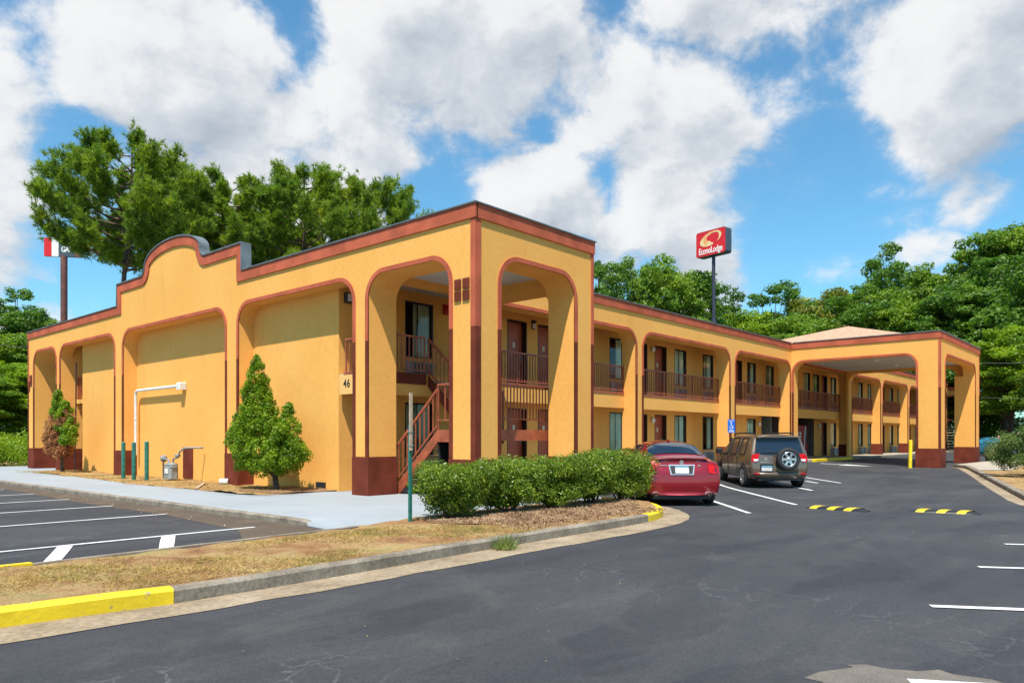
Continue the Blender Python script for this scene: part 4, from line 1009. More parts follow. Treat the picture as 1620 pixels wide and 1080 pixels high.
# swoosh: outer ellipse minus offset inner ellipse, open at the lower right
mb = MB(); vs = []; k = 60
for i in range(k+1):
    t = rad(-62)+rad(338)*i/k
    tilt = rad(14)
    ox, oy = 1.42*math.cos(t), 0.70*math.sin(t); ix, iy = 0.80*math.cos(t)+0.30, 0.38*math.sin(t)+0.10
    f = min(1.0, i/9.0); ix = ox+(ix-ox)*f; iy = oy+(iy-oy)*f
    g = min(1.0, (k-i)/7.0); ix = ox+(ix-ox)*(0.35+0.65*g); iy = oy+(iy-oy)*(0.35+0.65*g)
    for a, b in ((ox,oy),(ix,iy)):
        A_, B_ = a*math.cos(tilt)-b*math.sin(tilt), a*math.sin(tilt)+b*math.cos(tilt); vs.append((-0.545, -(A_+0.02), SZ+0.42+B_))
mb.add(vs, [(2*i,2*i+1,2*i+3,2*i+2) for i in range(k)]); mb.build('swoosh', 'signpeach', fc, recalc=False)
RT = Matrix(((0,0,-1,0),(-1,0,0,0),(0,1,0,0),(0,0,0,1)))
text_obj('sign_lettering', 'EconoLodge', 0.96, 'signwhite', fc, Matrix.Translation((-0.54,0,SZ-0.80)) @ RT, 0.01, 0.92, 0.70, 0.012)
# distant fuel station sign
fsg = thing('fuel_sign', (12.7,66.4,0), rad(52), 'distant rusty fuel station pole sign seen through the pine branches', 'sign')
mb = MB(); mb.tube([(0,-0.3,0), (0,-0.3,18.6)], 0.30, 10); mb.build('pole', 'rustpole', fsg)
for a0, a1, mt in ((-1.55,-1.0,'rustpole'), (-0.98,0.35,'signgrey'), (0.37,0.95,'signwhite'), (0.97,1.6,'signred')):
    mb = MB(); mb.box(-0.15, 0.15, a0-0.25, a1-0.25, 18.5, 20.2); p_ = mb.build('sign_panel', mt, fsg)
    if mt == 'signgrey':
        text_obj('sign_lettering', 'CHEAP', 0.62, 'signwhite', p_, Matrix.Translation((-0.16,-0.56,19.82)) @ RT, 0.01, 0.9, 0.6, 0.015)
        text_obj('sign_lettering', 'GAS', 0.72, 'signwhite', p_, Matrix.Translation((-0.16,-0.56,19.15)) @ RT, 0.01, 0.9, 0.7, 0.015)
# wires
def wire(a, b, sag, label, r=0.02):
    a = Vector(a); b = Vector(b); pts = [a+(b-a)*i/24-Vector((0,0,sag*4*(i/24)*(1-i/24))) for i in range(25)]
    mb = MB(); mb.tube(pts, r, 5); return tag(mb.build('power_line', 'wire'), label, 'power line')
wire((-22,62,11.3), (22,40,7.6), 1.2, 'thin black power line crossing the sky at far left')
wire((38.42,-2.9,5.9), (46,-30,10.5), 1.6, 'sagging power line leaving the canopy corner toward the right')
wire((38.42,-2.8,3.9), (50,-34,4.6), 0.5, 'lower cable running right from the canopy corner, below the power line', 0.014)

# ------------------------------------------------------------------ cars
def wheel(parent, x, y, r, w, side, spokes=6, spare=False):
    fn = (lambda a,b,h: (a, side*h, b)) if not spare else (lambda a,b,h: (-h, a, b))
    mb = MB()
    prof = [(r*0.62,w*0.40), (r*0.66,w*0.5), (r*0.90,w*0.5), (r*0.97,w*0.42), (r,w*0.28), (r,-w*0.28), (r*0.97,-w*0.42), (r*0.90,-w*0.5), (r*0.62,-w*0.5)]
    mb.lathe(prof, 28, fn=fn); t = mb.build('tyre', 'rubber', parent); t.location = (x,y,r) if not spare else (x,y,spare)
    mb = MB(); R = r*0.64
    mb.lathe([(R,w*0.36), (R*1.02,w*0.49), (R*0.93,w*0.50), (R*0.88,w*0.40), (R*0.86,-w*0.3)], 28, fn=fn)
    for k in range(spokes):
        a0 = 2*PI*k/spokes
        vs = []
        for rr, hw_, hh in ((R*0.12,0.19,0.40), (R*0.5,0.15,0.43), (R*0.92,0.21,0.45)):
            for s in (-1,1):
                px_ = rr*math.cos(a0)-s*hw_*R*math.sin(a0); py_ = rr*math.sin(a0)+s*hw_*R*math.cos(a0); vs.append(fn(px_,py_,w*hh))
        mb.add(vs, [(0,1,3,2),(2,3,5,4)])
    mb.lathe([(0,w*0.48),(R*0.20,w*0.47),(R*0.26,w*0.40)], 14, fn=fn)
    rm = mb.build('rim', 'rim', t)
    mb = MB(); mb.disc(R*0.9, w*0.15, 24, fn=fn); mb.build('brake_disc', 'black', t)
    return t
def loft_car(name, rings, mats, face_mat, wheels, wr, parent):
    nr = len(rings); k = len(rings[0]); full = 2*(k-1)
    vs = []
    for R in rings:
        half = [(p[0], p[1], p[2]) for p in R]
        vs += half + [(p[0], -p[1], p[2]) for p in reversed(half[1:-1])]
    fs = []; ms = []
    for i in range(nr-1):
        for j in range(full):
            j2 = (j+1) % full; jj = j if j < k-1 else full-1-j
            fs.append((i*full+j, i*full+j2, (i+1)*full+j2, (i+1)*full+j)); ms.append(face_mat(i, jj))
    for i in (0, nr-1):
        for j in range(k-1):
            # ladder caps
            a = i*full+j; b = i*full+j+1; c = i*full+(full-(j+1)) if j+1 < k-1 else None; d = i*full+(full-j) if j > 0 else None
            if d is None: f = (a, b, c)
            elif c is None: f = (a, b, d)
            else: f = (a, b, c, d)
            if i == 0: f = tuple(reversed(f))
            fs.append(f); ms.append(0)
    me = bpy.data.meshes.new('tmp'); me.from_pydata(vs, [], fs)
    for m_ in mats: me.materials.append(M[m_])
    me.polygons.foreach_set('material_index', ms); me.update()
    bm = bmesh.new(); bm.from_mesh(me); bmesh.ops.recalc_face_normals(bm, faces=bm.faces); bm.to_mesh(me); bm.free()
    o = bpy.data.objects.new('tmp', me); COL.objects.link(o)
    cr_ = me.attributes.new('crease_edge', 'FLOAT', 'EDGE'); vals = []
    for e in me.edges:
        a_, b_ = e.vertices; ra, rb = a_//full, b_//full; ja = a_ % full; jb = b_ % full
        ja = min(ja, full-ja); jb = min(jb, full-jb)
        c_ = 0.0
        if ja == jb == 5: c_ = 0.55
        if ra == rb == 0: c_ = 0.45
        if ra == rb == 0 and {ja,jb} <= {4,5,6}: c_ = 0.7
        if ja == jb == 6: c_ = 0.3
        if ja == jb == 2: c_ = 0.5
        vals.append(c_)
    cr_.data.foreach_set('value', vals)
    ss = o.modifiers.new('s', 'SUBSURF'); ss.levels = 2; ss.render_levels = 2
    cuts = []
    for (wx, wy) in wheels:
        c = MB(); fnc = lambda a,b,h: (wx+a, wy+h, wr+b+0.01)
        rr = wr*1.13; c.lathe([(rr,-0.16),(rr,0.35)], 28, fn=fnc, smooth=False); c.disc(rr, -0.16, 28, fn=fnc); c.disc(rr, 0.35, 28, fn=fnc)
        bmm = c.build('cut', mats[0]); bm = bmesh.new(); bm.from_mesh(bmm.data); bmesh.ops.remove_doubles(bm, verts=bm.verts, dist=1e-4); bmesh.ops.recalc_face_normals(bm, faces=bm.faces); bm.to_mesh(bmm.data); bm.free()
        bo = o.modifiers.new('b', 'BOOLEAN'); bo.object = bmm; bo.operation = 'DIFFERENCE'; bo.solver = 'EXACT'; bo.material_mode = 'TRANSFER'; cuts.append(bmm)
    bpy.context.view_layer.update()
    dg = bpy.context.evaluated_depsgraph_get(); ev = bpy.data.meshes.new_from_object(o.evaluated_get(dg))
    bpy.data.objects.remove(o)
    for c in cuts: bpy.data.objects.remove(c)
    # split by material into body and glass
    outs = []
    for mi, pn in ((0,'body'), (1,'side_glass')):
        bm = bmesh.new(); bm.from_mesh(ev)
        kill = [f for f in bm.faces if (f.material_index == 1) != (mi == 1)]
        bmesh.ops.delete(bm, geom=kill, context='FACES')
        m2 = bpy.data.meshes.new(pn); bm.to_mesh(m2); bm.free()
        for f in m2.polygons: f.use_smooth = True
        outs.append((pn, m2))
    res = []
    for pn, m2 in outs:
        m2.materials.clear()
        for m_ in mats: m2.materials.append(M[m_])
        ob = link(pn, m2, parent); res.append(ob)
        if pn == 'side_glass':
            bm = bmesh.new(); bm.from_mesh(m2); tm = MB()
            for e in bm.edges:
                if e.is_boundary:
                    a_, b_ = e.verts[0].co, e.verts[1].co; oy = 0.006 if a_.y > 0 else -0.006
                    tm.bar(a_+Vector((0,oy,0.0)), b_+Vector((0,oy,0.0)), 0.035, 0.035)
            bm.free(); tm.build('window_trim', 'black', parent)
    # wheel wells are dark liners
    return res
def at_slope(p, q, t): return (p[0]+(q[0]-p[0])*t, p[1]+(q[1]-p[1])*t, p[2]+(q[2]-p[2])*t)

def sedan(loc, rz, paint_, label, cat='car', detail=True, name='parked_sedan'):
    car = thing(name, loc, rz, label, cat)
    R = [
     [(0.03,0,0.25),(0.03,0.55,0.25),(0.06,0.80,0.30),(0.03,0.86,0.50),(0.05,0.86,0.76),(0.13,0.80,0.98),(0.13,0.64,1.035),(0.12,0.38,1.06),(0.12,0,1.07)],
     [(0.22,0,0.22),(0.22,0.6,0.22),(0.24,0.88,0.27),(0.20,0.915,0.50),(0.20,0.91,0.78),(0.24,0.86,0.99),(0.26,0.66,1.055),(0.26,0.4,1.08),(0.26,0,1.09)],
     [(0.62,0,0.20),(0.62,0.6,0.20),(0.62,0.89,0.25),(0.62,0.925,0.50),(0.62,0.915,0.80),(0.62,0.87,1.00),(0.62,0.68,1.075),(0.60,0.4,1.11),(0.60,0,1.12)],
     [(1.15,0,0.20),(1.15,0.6,0.20),(1.15,0.89,0.25),(1.15,0.925,0.50),(1.15,0.92,0.80),(1.12,0.87,1.00),(1.10,0.66,1.27),(1.08,0.4,1.33),(1.08,0,1.345)],
     [(1.62,0,0.20),(1.62,0.6,0.20),(1.62,0.89,0.25),(1.62,0.925,0.50),(1.62,0.92,0.80),(1.60,0.87,0.99),(1.62,0.62,1.395),(1.60,0.38,1.46),(1.60,0,1.475)],
     [(2.2,0,0.20),(2.2,0.6,0.20),(2.2,0.89,0.25),(2.2,0.925,0.50),(2.2,0.92,0.80),(2.2,0.87,0.98),(2.2,0.61,1.42),(2.2,0.38,1.49),(2.2,0,1.505)],
     [(2.27,0,0.20),(2.27,0.6,0.20),(2.27,0.89,0.25),(2.27,0.925,0.50),(2.27,0.92,0.80),(2.27,0.87,0.98),(2.27,0.61,1.42),(2.27,0.38,1.49),(2.27,0,1.505)],
     [(2.85,0,0.20),(2.85,0.6,0.20),(2.85,0.89,0.25),(2.85,0.925,0.50),(2.85,0.91,0.78),(2.95,0.87,0.96),(2.85,0.60,1.38),(2.85,0.38,1.44),(2.85,0,1.455)],
     [(3.65,0,0.20),(3.65,0.6,0.20),(3.65,0.89,0.25),(3.65,0.92,0.50),(3.65,0.90,0.76),(3.65,0.84,0.93),(3.62,0.70,0.96),(3.55,0.4,0.995),(3.52,0,1.0)],
     [(4.3,0,0.20),(4.3,0.6,0.20),(4.3,0.87,0.25),(4.3,0.90,0.46),(4.3,0.87,0.68),(4.3,0.79,0.80),(4.3,0.60,0.85),(4.3,0.35,0.87),(4.3,0,0.88)],
     [(4.72,0,0.25),(4.72,0.5,0.25),(4.66,0.76,0.28),(4.66,0.80,0.46),(4.64,0.77,0.62),(4.60,0.68,0.70),(4.62,0.5,0.73),(4.66,0.3,0.74),(4.68,0,0.745)]]
    def fm(i, j):
        if j in (6,7) and i in (2,3): return 0
        if j == 5 and i in (4,6,7) : return 1
        if j in (6,7) and i == 7: return 1
        return 0
    whs = [(0.98,0.80),(0.98,-0.80),(3.72,0.80),(3.72,-0.80)]
    res = loft_car('body', R, [paint_,'carglass'], fm, whs, 0.33, car)
    # rear window: conforming panel slightly proud of the sloping backlight
    lo = (0.665, 1.118+0.004); 
    def ray_surf(): pass
    mb = MB(); vs = []; nu = 14; nv = 8
    bvh = bvh_of(res[0])
    for v in range(nv+1):
        t = v/nv; xx = 0.74+(1.50-0.74)*t
        wv = 0.665-0.10*t
        for u in range(nu+1):
            s = -1+2*u/nu; yy = s*wv; zz = bvh_z(bvh, xx+0.05*abs(s)**3*0, yy); vs.append((xx-0.008, yy, zz+0.012))
    mb.add(vs, [(v*(nu+1)+u, v*(nu+1)+u+1, (v+1)*(nu+1)+u+1, (v+1)*(nu+1)+u) for v in range(nv) for u in range(nu)], 0, True)
    mb.build('rear_window', 'carglass', car)
    for (wx, wy) in whs: wheel(car, wx, wy*1.0+(0.02 if wy > 0 else -0.02), 0.33, 0.22, 1 if wy > 0 else -1, 5)
    def rear_panel(name_, poly, mt, off=0.015, par=None, thick=0.03):
        # poly in (y,z); conform x to the rear surface
        mb = MB(); n_ = len(poly); vs = []
        for (y, z) in poly: x = bvh_x(bvh, y, z); vs.append((x-off, y, z))
        for (y, z) in poly: x = bvh_x(bvh, y, z); vs.append((x+thick, y, z))
        tr = tessellate_polygon([[Vector((y,z,0)) for y,z in poly]])
        fs = [tuple(t) for t in tr]+[(i,(i+1) % n_, n_+(i+1) % n_, n_+i) for i in range(n_)]
        mb.add(vs, fs); return mb.build(name_, mt, par or car)
    for s in (1,-1):
        pts = [(s*0.60,0.955),(s*0.72,0.96),(s*0.82,0.93),(s*0.845,0.85),(s*0.84,0.755),(s*0.72,0.745),(s*0.62,0.765)]
        rear_panel('tail_light', pts, 'redlens')
    pf = rear_panel('plate_surround', [(-0.30,0.95),(0.30,0.95),(0.26,0.72),(-0.26,0.72)], 'chrome', 0.022)
    pr = rear_panel('plate_recess', [(-0.27,0.925),(0.27,0.925),(0.235,0.745),(-0.235,0.745)], 'black', 0.026)
    rear_panel('licence_plate', [(-0.155,0.915),(0.155,0.915),(0.155,0.755),(-0.155,0.755)], 'plate', 0.034)
    pb = rear_panel('plate_band', [(-0.155,0.915),(0.155,0.915),(0.155,0.885),(-0.155,0.885)], 'plateblue', 0.038)
    if detail:
        mb = MB(); x = bvh_x(bvh, 0, 0.995)-0.02
        for a_ in range(16):
            t0 = 2*PI*a_/16; t1 = 2*PI*(a_+1)/16; mb.add([(x,r_*math.cos(t)*0.95,1.0+r_*math.sin(t)) for t in (t0,t1) for r_ in (0.036,0.048)], [(0,1,3,2)])
        mb.box(x-0.003,x+0.003,-0.008,0.008,0.965,1.03); mb.box(x-0.003,x+0.003,-0.03,0.03,0.985,0.997); mb.build('trunk_emblem', 'chrome', car)
        mb = MB()
        for k in range(5): mb.box(bvh_x(bvh,0.4,0.93)-0.02, bvh_x(bvh,0.4,0.93)+0.01, 0.33+k*0.033, 0.355+k*0.033, 0.922, 0.942)
        mb.box(bvh_x(bvh,-0.42,0.93)-0.02, bvh_x(bvh,-0.42,0.93)+0.01, -0.43, -0.405, 0.915, 0.942); mb.box(bvh_x(bvh,-0.39,0.93)-0.02, bvh_x(bvh,-0.39,0.93)+0.01, -0.395, -0.37, 0.915, 0.942); mb.build('badge', 'chrome', car)
        # panel gap between trunk lid and bumper
        rear_panel('bumper_gap', [(-0.80,0.695),(0.80,0.695),(0.80,0.685),(-0.80,0.685)], 'black', 0.004)
        mb = MB()
        for y in (0.60,-0.60): mb.lathe([(0.045,-0.06),(0.055,-0.02),(0.055,0.25),(0.04,0.25),(0.04,-0.05)], 14, fn=lambda a,b,h: (0.06+h,y+b*1.5,0.28+a))
        mb.build('exhaust_tip', 'chrome', car)
        mb = MB(); mb.cbox(0.10,0.3,-0.68,0.68,0.16,0.28,0.03); mb.build('rear_valance', 'black', car)
        mb = MB()
        vs = []; 
        for s in range(21):
            y = -0.60+1.2*s/20; zz = bvh_z(bvh, 0.2, y*0.98); vs += [(0.10,y,zz+0.016),(0.235,y,zz+0.0),(0.10,y,zz+0.004)]
        mb.add(vs, [(3*i,3*i+3,3*i+4,3*i+1) for i in range(20)]+[(3*i,3*i+2,3*i+5,3*i+3) for i in range(20)], 0, False); mb.build('trunk_spoiler', paint_, car)
    for s in (1,-1):
        mb = MB(); mb.cbox(3.10,3.24,s*0.90-0.0 if s > 0 else -1.08,1.08 if s > 0 else -0.90,0.97,1.10,0.03); mb.build('side_mirror', 'black', car)
    mb = MB(); mb.cbox(1.62,1.78,-0.03,0.03,1.47,1.525,0.012); mb.build('roof_antenna', paint_, car)
    return car
from mathutils.bvhtree import BVHTree
def bvh_of(o):
    me = o.data; return BVHTree.FromPolygons([v.co.copy() for v in me.vertices], [tuple(p.vertices) for p in me.polygons])
def bvh_z(b, x, y):
    h = b.ray_cast(Vector((x,y,5)), Vector((0,0,-1))); return h[0].z if h[0] else 1.0
def bvh_x(b, y, z):
    h = b.ray_cast(Vector((-2,y,z)), Vector((1,0,0))); return h[0].x if h[0] else 0.1
HD = rad(40.5)
sedan((3.60,-3.06,0.0), HD, 'maroon', 'shiny dark red sedan parked beside the clipped bushes', 'car')

def suv(loc, rz):
    car = thing('parked_suv', loc, rz, 'bronze brown SUV with roof rails and rear spare wheel, parked right of the red sedan', 'car')
    def mid(x, top=(0.74,1.585,0.46,1.655,1.67), belt=1.03): 
        return [(x,0,0.26),(x,0.62,0.26),(x,0.88,0.33),(x,0.915,0.60),(x,0.915,0.86),(x,0.885,belt),(x,top[0],top[1]),(x,top[2],top[3]),(x,0,top[4])]
    R = [
     [(0.10,0,0.36),(0.10,0.55,0.36),(0.12,0.80,0.40),(0.10,0.86,0.60),(0.14,0.87,0.90),(0.17,0.85,1.06),(0.34,0.715,1.53),(0.30,0.45,1.62),(0.28,0,1.64)],
     [(0.26,0,0.32),(0.26,0.6,0.32),(0.26,0.88,0.37),(0.25,0.91,0.62),(0.26,0.91,0.88),(0.30,0.88,1.05),(0.44,0.74,1.565),(0.42,0.46,1.645),(0.42,0,1.66)],
     mid(0.66), mid(1.38), mid(1.46), mid(2.40,(0.74,1.585,0.46,1.66,1.675)), mid(2.48,(0.74,1.585,0.46,1.66,1.675)),
     [(2.95,0,0.26),(2.95,0.62,0.26),(2.95,0.88,0.33),(2.95,0.915,0.60),(2.95,0.91,0.86),(3.05,0.88,1.02),(2.92,0.71,1.53),(2.90,0.45,1.60),(2.88,0,1.62)],
     [(3.60,0,0.26),(3.60,0.62,0.26),(3.60,0.88,0.33),(3.60,0.91,0.58),(3.60,0.90,0.84),(3.60,0.86,1.00),(3.55,0.72,1.05),(3.48,0.42,1.10),(3.45,0,1.12)],
     [(4.15,0,0.26),(4.15,0.6,0.26),(4.15,0.86,0.33),(4.15,0.89,0.56),(4.15,0.87,0.78),(4.15,0.80,0.92),(4.15,0.62,0.97),(4.15,0.38,1.0),(4.15,0,1.01)],
     [(4.48,0,0.34),(4.48,0.5,0.34),(4.44,0.76,0.38),(4.44,0.80,0.55),(4.42,0.77,0.72),(4.38,0.70,0.82),(4.38,0.5,0.86),(4.40,0.3,0.87),(4.42,0,0.88)]]
    def fm(i, j):
        if j == 5 and i in (2,4,6,7): return 1
        if j in (6,7) and i == 7: return 1
        return 0
    whs = [(0.86,0.79),(0.86,-0.79),(3.50,0.79),(3.50,-0.79)]
    res = loft_car('body', R, ['taupe','carglass'], fm, whs, 0.355, car); bvh = bvh_of(res[0])
    for (wx, wy) in whs: wheel(car, wx, wy+(0.02 if wy > 0 else -0.02), 0.355, 0.23, 1 if wy > 0 else -1, 6)
    def rp(name_, poly, mt, off=0.015, thick=0.02):
        mb = MB(); n_ = len(poly); vs = [(bvh_x(bvh,y,z)-off,y,z) for y,z in poly]+[(bvh_x(bvh,y,z)+thick,y,z) for y,z in poly]
        tr = tessellate_polygon([[Vector((y,z,0)) for y,z in poly]])
        mb.add(vs, [tuple(t) for t in tr]+[(i,(i+1) % n_, n_+(i+1) % n_, n_+i) for i in range(n_)]); return mb.build(name_, mt, car)
    rp('rear_window', [(-0.72,1.09),(-0.64,1.48),(-0.52,1.525),(-0.2,1.54),(0.2,1.54),(0.52,1.525),(0.64,1.48),(0.72,1.09),(0.60,1.06),(-0.60,1.06)], 'carglass', 0.02)
    rp('window_seal', [(-0.75,1.05),(-0.665,1.50),(-0.53,1.55),(0.53,1.55),(0.665,1.50),(0.75,1.05)], 'black', 0.012)
    mb = MB(); mb.cbox(0.17,0.46,-0.66,0.66,1.545,1.60,0.02); mb.build('rear_spoiler', 'taupe', car)
    mb = MB(); mb.cbox(0.155,0.175,-0.56,0.56,1.55,1.572,0.004); mb.build('spoiler_lip', 'black', car)
    for s in (1,-1):
        rp('tail_light', [(s*0.60,1.07),(s*0.80,1.05),(s*0.855,0.98),(s*0.85,0.82),(s*0.72,0.80),(s*0.655,0.90)], 'redlens', 0.022)
        rp('reverse_light', [(s*0.64,0.90),(s*0.80,0.90),(s*0.78,0.83),(s*0.68,0.84)], 'clearlens', 0.028)
    sp_ = wheel(car, -0.02, -0.20, 0.345, 0.22, 1, 6, spare=0.90); sp_.name = 'spare_wheel'
    rp('licence_plate', [(0.24,0.70),(0.56,0.70),(0.56,0.54),(0.24,0.54)], 'plate', 0.03)
    rp('plate_recess', [(0.20,0.75),(0.60,0.75),(0.60,0.50),(0.20,0.50)], 'black', 0.014)
    rp('plate_band', [(0.24,0.70),(0.56,0.70),(0.56,0.655),(0.24,0.655)], 'plateblue', 0.034)
    mb = MB(); x = bvh_x(bvh,0.42,0.92)-0.015
    for a_ in range(14):
        t0 = 2*PI*a_/14; t1 = 2*PI*(a_+1)/14; mb.add([(x,0.42+r_*math.cos(t)*1.1,0.90+r_*math.sin(t)) for t in (t0,t1) for r_ in (0.030,0.042)], [(0,1,3,2)])
    mb.box(x-0.003,x+0.003,0.385,0.455,0.895,0.905); mb.box(x-0.003,x+0.003,0.415,0.425,0.865,0.935); mb.build('tailgate_emblem', 'chrome', car)
    mb = MB()
    for k in range(5): mb.box(x-0.002, x+0.008, 0.34+k*0.05, 0.372+k*0.05, 0.795, 0.815)
    mb.build('badge', 'chrome', car)
    # bumper
    mb = MB(); vs = []; prof = [(0.0,0.48),(-0.055,0.49),(-0.065,0.44),(-0.05,0.36),(0.02,0.30)]; k = 18
    for i in range(k+1):
        s = -1+2*i/k; y = s*0.90; xb = 0.10+0.30*abs(s)**5
        for dx, z in prof: vs.append((xb+dx, y, z))
    mb.add(vs, [(i*5+j, i*5+j+1, (i+1)*5+j+1, (i+1)*5+j) for i in range(k) for j in range(4)], 0, True); mb.build('rear_bumper', 'taupe', car)
    mb = MB(); mb.cbox(0.12,0.35,-0.7,0.7,0.24,0.34,0.03); mb.build('rear_valance', 'black', car)
    for s in (1,-1): rp('reflector', [(s*0.62,0.47),(s*0.78,0.47),(s*0.78,0.43),(s*0.62,0.43)], 'redlens', 0.085)
    for s in (1,-1):
        mb = MB(); mb.tube([(0.62,s*0.60,1.64),(0.70,s*0.61,1.69),(1.2,s*0.61,1.705),(2.2,s*0.61,1.705),(2.7,s*0.60,1.69),(2.8,s*0.59,1.63)], 0.022, 8); mb.build('roof_rail', 'black', car)
        mb = MB(); mb.cbox(3.02,3.20,(0.93 if s > 0 else -1.13),(1.13 if s > 0 else -0.93),1.02,1.20,0.03); mb.build('side_mirror', 'black', car)
        mb = MB()
        for xx in (1.55,2.62): mb.tube([(xx,s*0.925,0.93),(xx+0.02,s*0.955,0.94),(xx+0.18,s*0.955,0.945),(xx+0.2,s*0.925,0.94)], 0.014, 6)
        mb.build('door_handle', 'taupe', car)
        mb = MB()
        for xx in (1.42,2.44,3.3): mb.box(xx-0.004, xx+0.004, (0.905 if s > 0 else -0.925), (0.925 if s > 0 else -0.905), 0.40, 1.0)
        mb.build('door_gap', 'black', car)
    mb = MB(); mb.tube([(0.10,0.05,1.10),(0.11,0.32,1.14),(0.12,0.5,1.13)], 0.010, 5); mb.build('rear_wiper', 'black', car)
    return car
suv((10.75,-2.50,gz(10.7,-2.5)), rad(41.2))
sedan((57.0,-2.9,0.15), rad(75), 'teal', 'teal blue car half hidden behind the rose bush at far right', 'car', detail=False, name='parked_car')

# ------------------------------------------------------------------ vegetation
def quads_mesh(name, V, F, mats, mi=None, smooth=False):
    me = bpy.data.meshes.new(name); k = F.shape[1]
    me.vertices.add(len(V)); me.vertices.foreach_set('co', V.astype(np.float32).ravel())
    me.loops.add(F.size); me.loops.foreach_set('vertex_index', F.astype(np.int32).ravel())
    me.polygons.add(len(F)); me.polygons.foreach_set('loop_start', np.arange(0, F.size, k, dtype=np.int32)); me.polygons.foreach_set('loop_total', np.full(len(F), k, dtype=np.int32))
    if mi is not None: me.polygons.foreach_set('material_index', mi.astype(np.int32))
    for m_ in mats: me.materials.append(M[m_] if isinstance(m_, str) else m_)
    me.update(calc_edges=True); me.validate(); return me
def unit(a): return a/np.maximum(np.linalg.norm(a, axis=1, keepdims=True), 1e-9)
def leaves(P_, size, rng, aspect=0.55, updir=0.3, out=None, outw=0.5):
    n = len(P_); nr = unit(rng.normal(size=(n,3))+np.array([0,0,updir])+(out*outw if out is not None else 0))
    t = unit(np.cross(nr, rng.normal(size=(n,3)))); b = np.cross(nr, t)
    s = (size*rng.uniform(0.65, 1.3, n))[:,None]
    V = np.empty((n,4,3)); V[:,0] = P_-t*s*0.5; V[:,1] = P_+b*s*aspect*0.5+nr*s*0.08; V[:,2] = P_+t*s*0.5; V[:,3] = P_-b*s*aspect*0.5+nr*s*0.08
    return V.reshape(-1,3), np.arange(4*n).reshape(n,4)
def needles(C_, D_, rng, nn=22, length=0.38, width=0.035, spread=0.9):
    n = len(C_); C2 = np.repeat(C_, nn, 0); D2 = np.repeat(D_, nn, 0); m = len(C2)
    d = unit(D2*0.9+rng.normal(size=(m,3))*spread*0.75); l = (length*rng.uniform(0.6,1.15,m))[:,None]
    st = C2-D2*rng.uniform(0,0.3,(m,1))
    side = unit(np.cross(d, rng.normal(size=(m,3))))*width
    V = np.empty((m,3,3)); V[:,0] = st-side; V[:,1] = st+side; V[:,2] = st+d*l
    return V.reshape(-1,3), np.arange(3*m).reshape(m,3)
def join_fv(parts):
    Vs = []; Fs = []; o = 0
    for V, F in parts: Vs.append(V); Fs.append(F+o); o += len(V)
    return np.concatenate(Vs), np.concatenate(Fs)

def pine_proto(seed, H, R, zlow, lean=0.0, nb=44):
    rng = np.random.default_rng(seed); mb = MB()
    tp = lambda t: Vector((lean*t*t+0.25*math.sin(t*5+seed), 0.25*math.cos(t*4+seed)-0.2, H*t))
    pts = [tp(t) for t in np.linspace(0, 0.97, 14)]
    mb.tube(pts, [0.27*(1-0.88*t)+0.02 for t in np.linspace(0,1,14)], 9)
    C_ = []; D_ = []
    zc = H*(zlow+1.0)/2+0.2; rz = H*(1-zlow)/2*0.98
    for i in range(nb):
        cz_ = -0.80+1.76*(i+0.5)/nb; az = i*2.39996+rng.uniform(-0.35,0.35); cr = math.sqrt(max(0.0,1-cz_*cz_))
        k_ = rng.uniform(0.86,1.0) if rng.random() < 0.72 else rng.uniform(0.5,0.8)
        if cz_ < -0.15 and rng.random() < 0.45: continue
        k_ *= 1.0+0.55*min(0.0, cz_+0.1)
        tgt = Vector((R*max(cr,0.12)*k_*math.cos(az), R*max(cr,0.12)*k_*math.sin(az), zc+rz*cz_*k_**0.3))
        hr = math.hypot(tgt.x, tgt.y); h = min(0.955, max(zlow*0.92, (tgt.z-hr*rng.uniform(0.25,0.55)-0.3)/H)); b0 = tp(h)
        tgt += Vector((b0.x,b0.y,0)); dl = tgt-b0; Lb = dl.length; hd_ = Vector((dl.x,dl.y,0)).normalized(); seg = []
        for s in np.linspace(0,1,6):
            p = b0+dl*s+Vector((0,0,-Lb*0.10*math.sin(PI*s))); p += Vector((rng.normal()*0.03*s*Lb, rng.normal()*0.03*s*Lb, 0)); seg.append(p)
        mb.tube(seg, [0.085*(1-0.85*s)*(0.5+Lb/R*0.5) for s in np.linspace(0,1,6)], 5, cap=False)
        nt_ = int(7+Lb*4.6)
        for j in range(nt_):
            s = 0.62+0.40*(j+rng.random())/nt_; s = min(s, 1.0); k = s*5; a = int(min(4,k)); p = seg[a].lerp(seg[a+1], k-a)
            l2 = (0.20+0.62*rng.random())*(1.1-0.45*s)*max(0.8,Lb*0.34)
            d2 = (hd_*0.55+Vector((rng.normal()*0.8, rng.normal()*0.8, 0.35+rng.normal()*0.35))).normalized(); q = p+d2*l2
            mb.tube([p, p.lerp(q,0.5)+Vector((0,0,-0.03)), q], [0.022,0.016,0.01], 4, cap=False)
            for w in range(5):
                e = q+Vector(rng.normal(size=3))*0.24 if w else q; C_.append(e-d2*0.1*w); D_.append((d2+Vector((rng.normal()*0.3,rng.normal()*0.3,0.55))).normalized())
    C_ = np.array([tuple(c) for c in C_]); D_ = np.array([tuple(c) for c in D_])
    V, F = needles(C_, D_, rng, 26, 0.34, 0.022, 1.25)
    return mb, quads_mesh('crown', V, F, ['pine'])
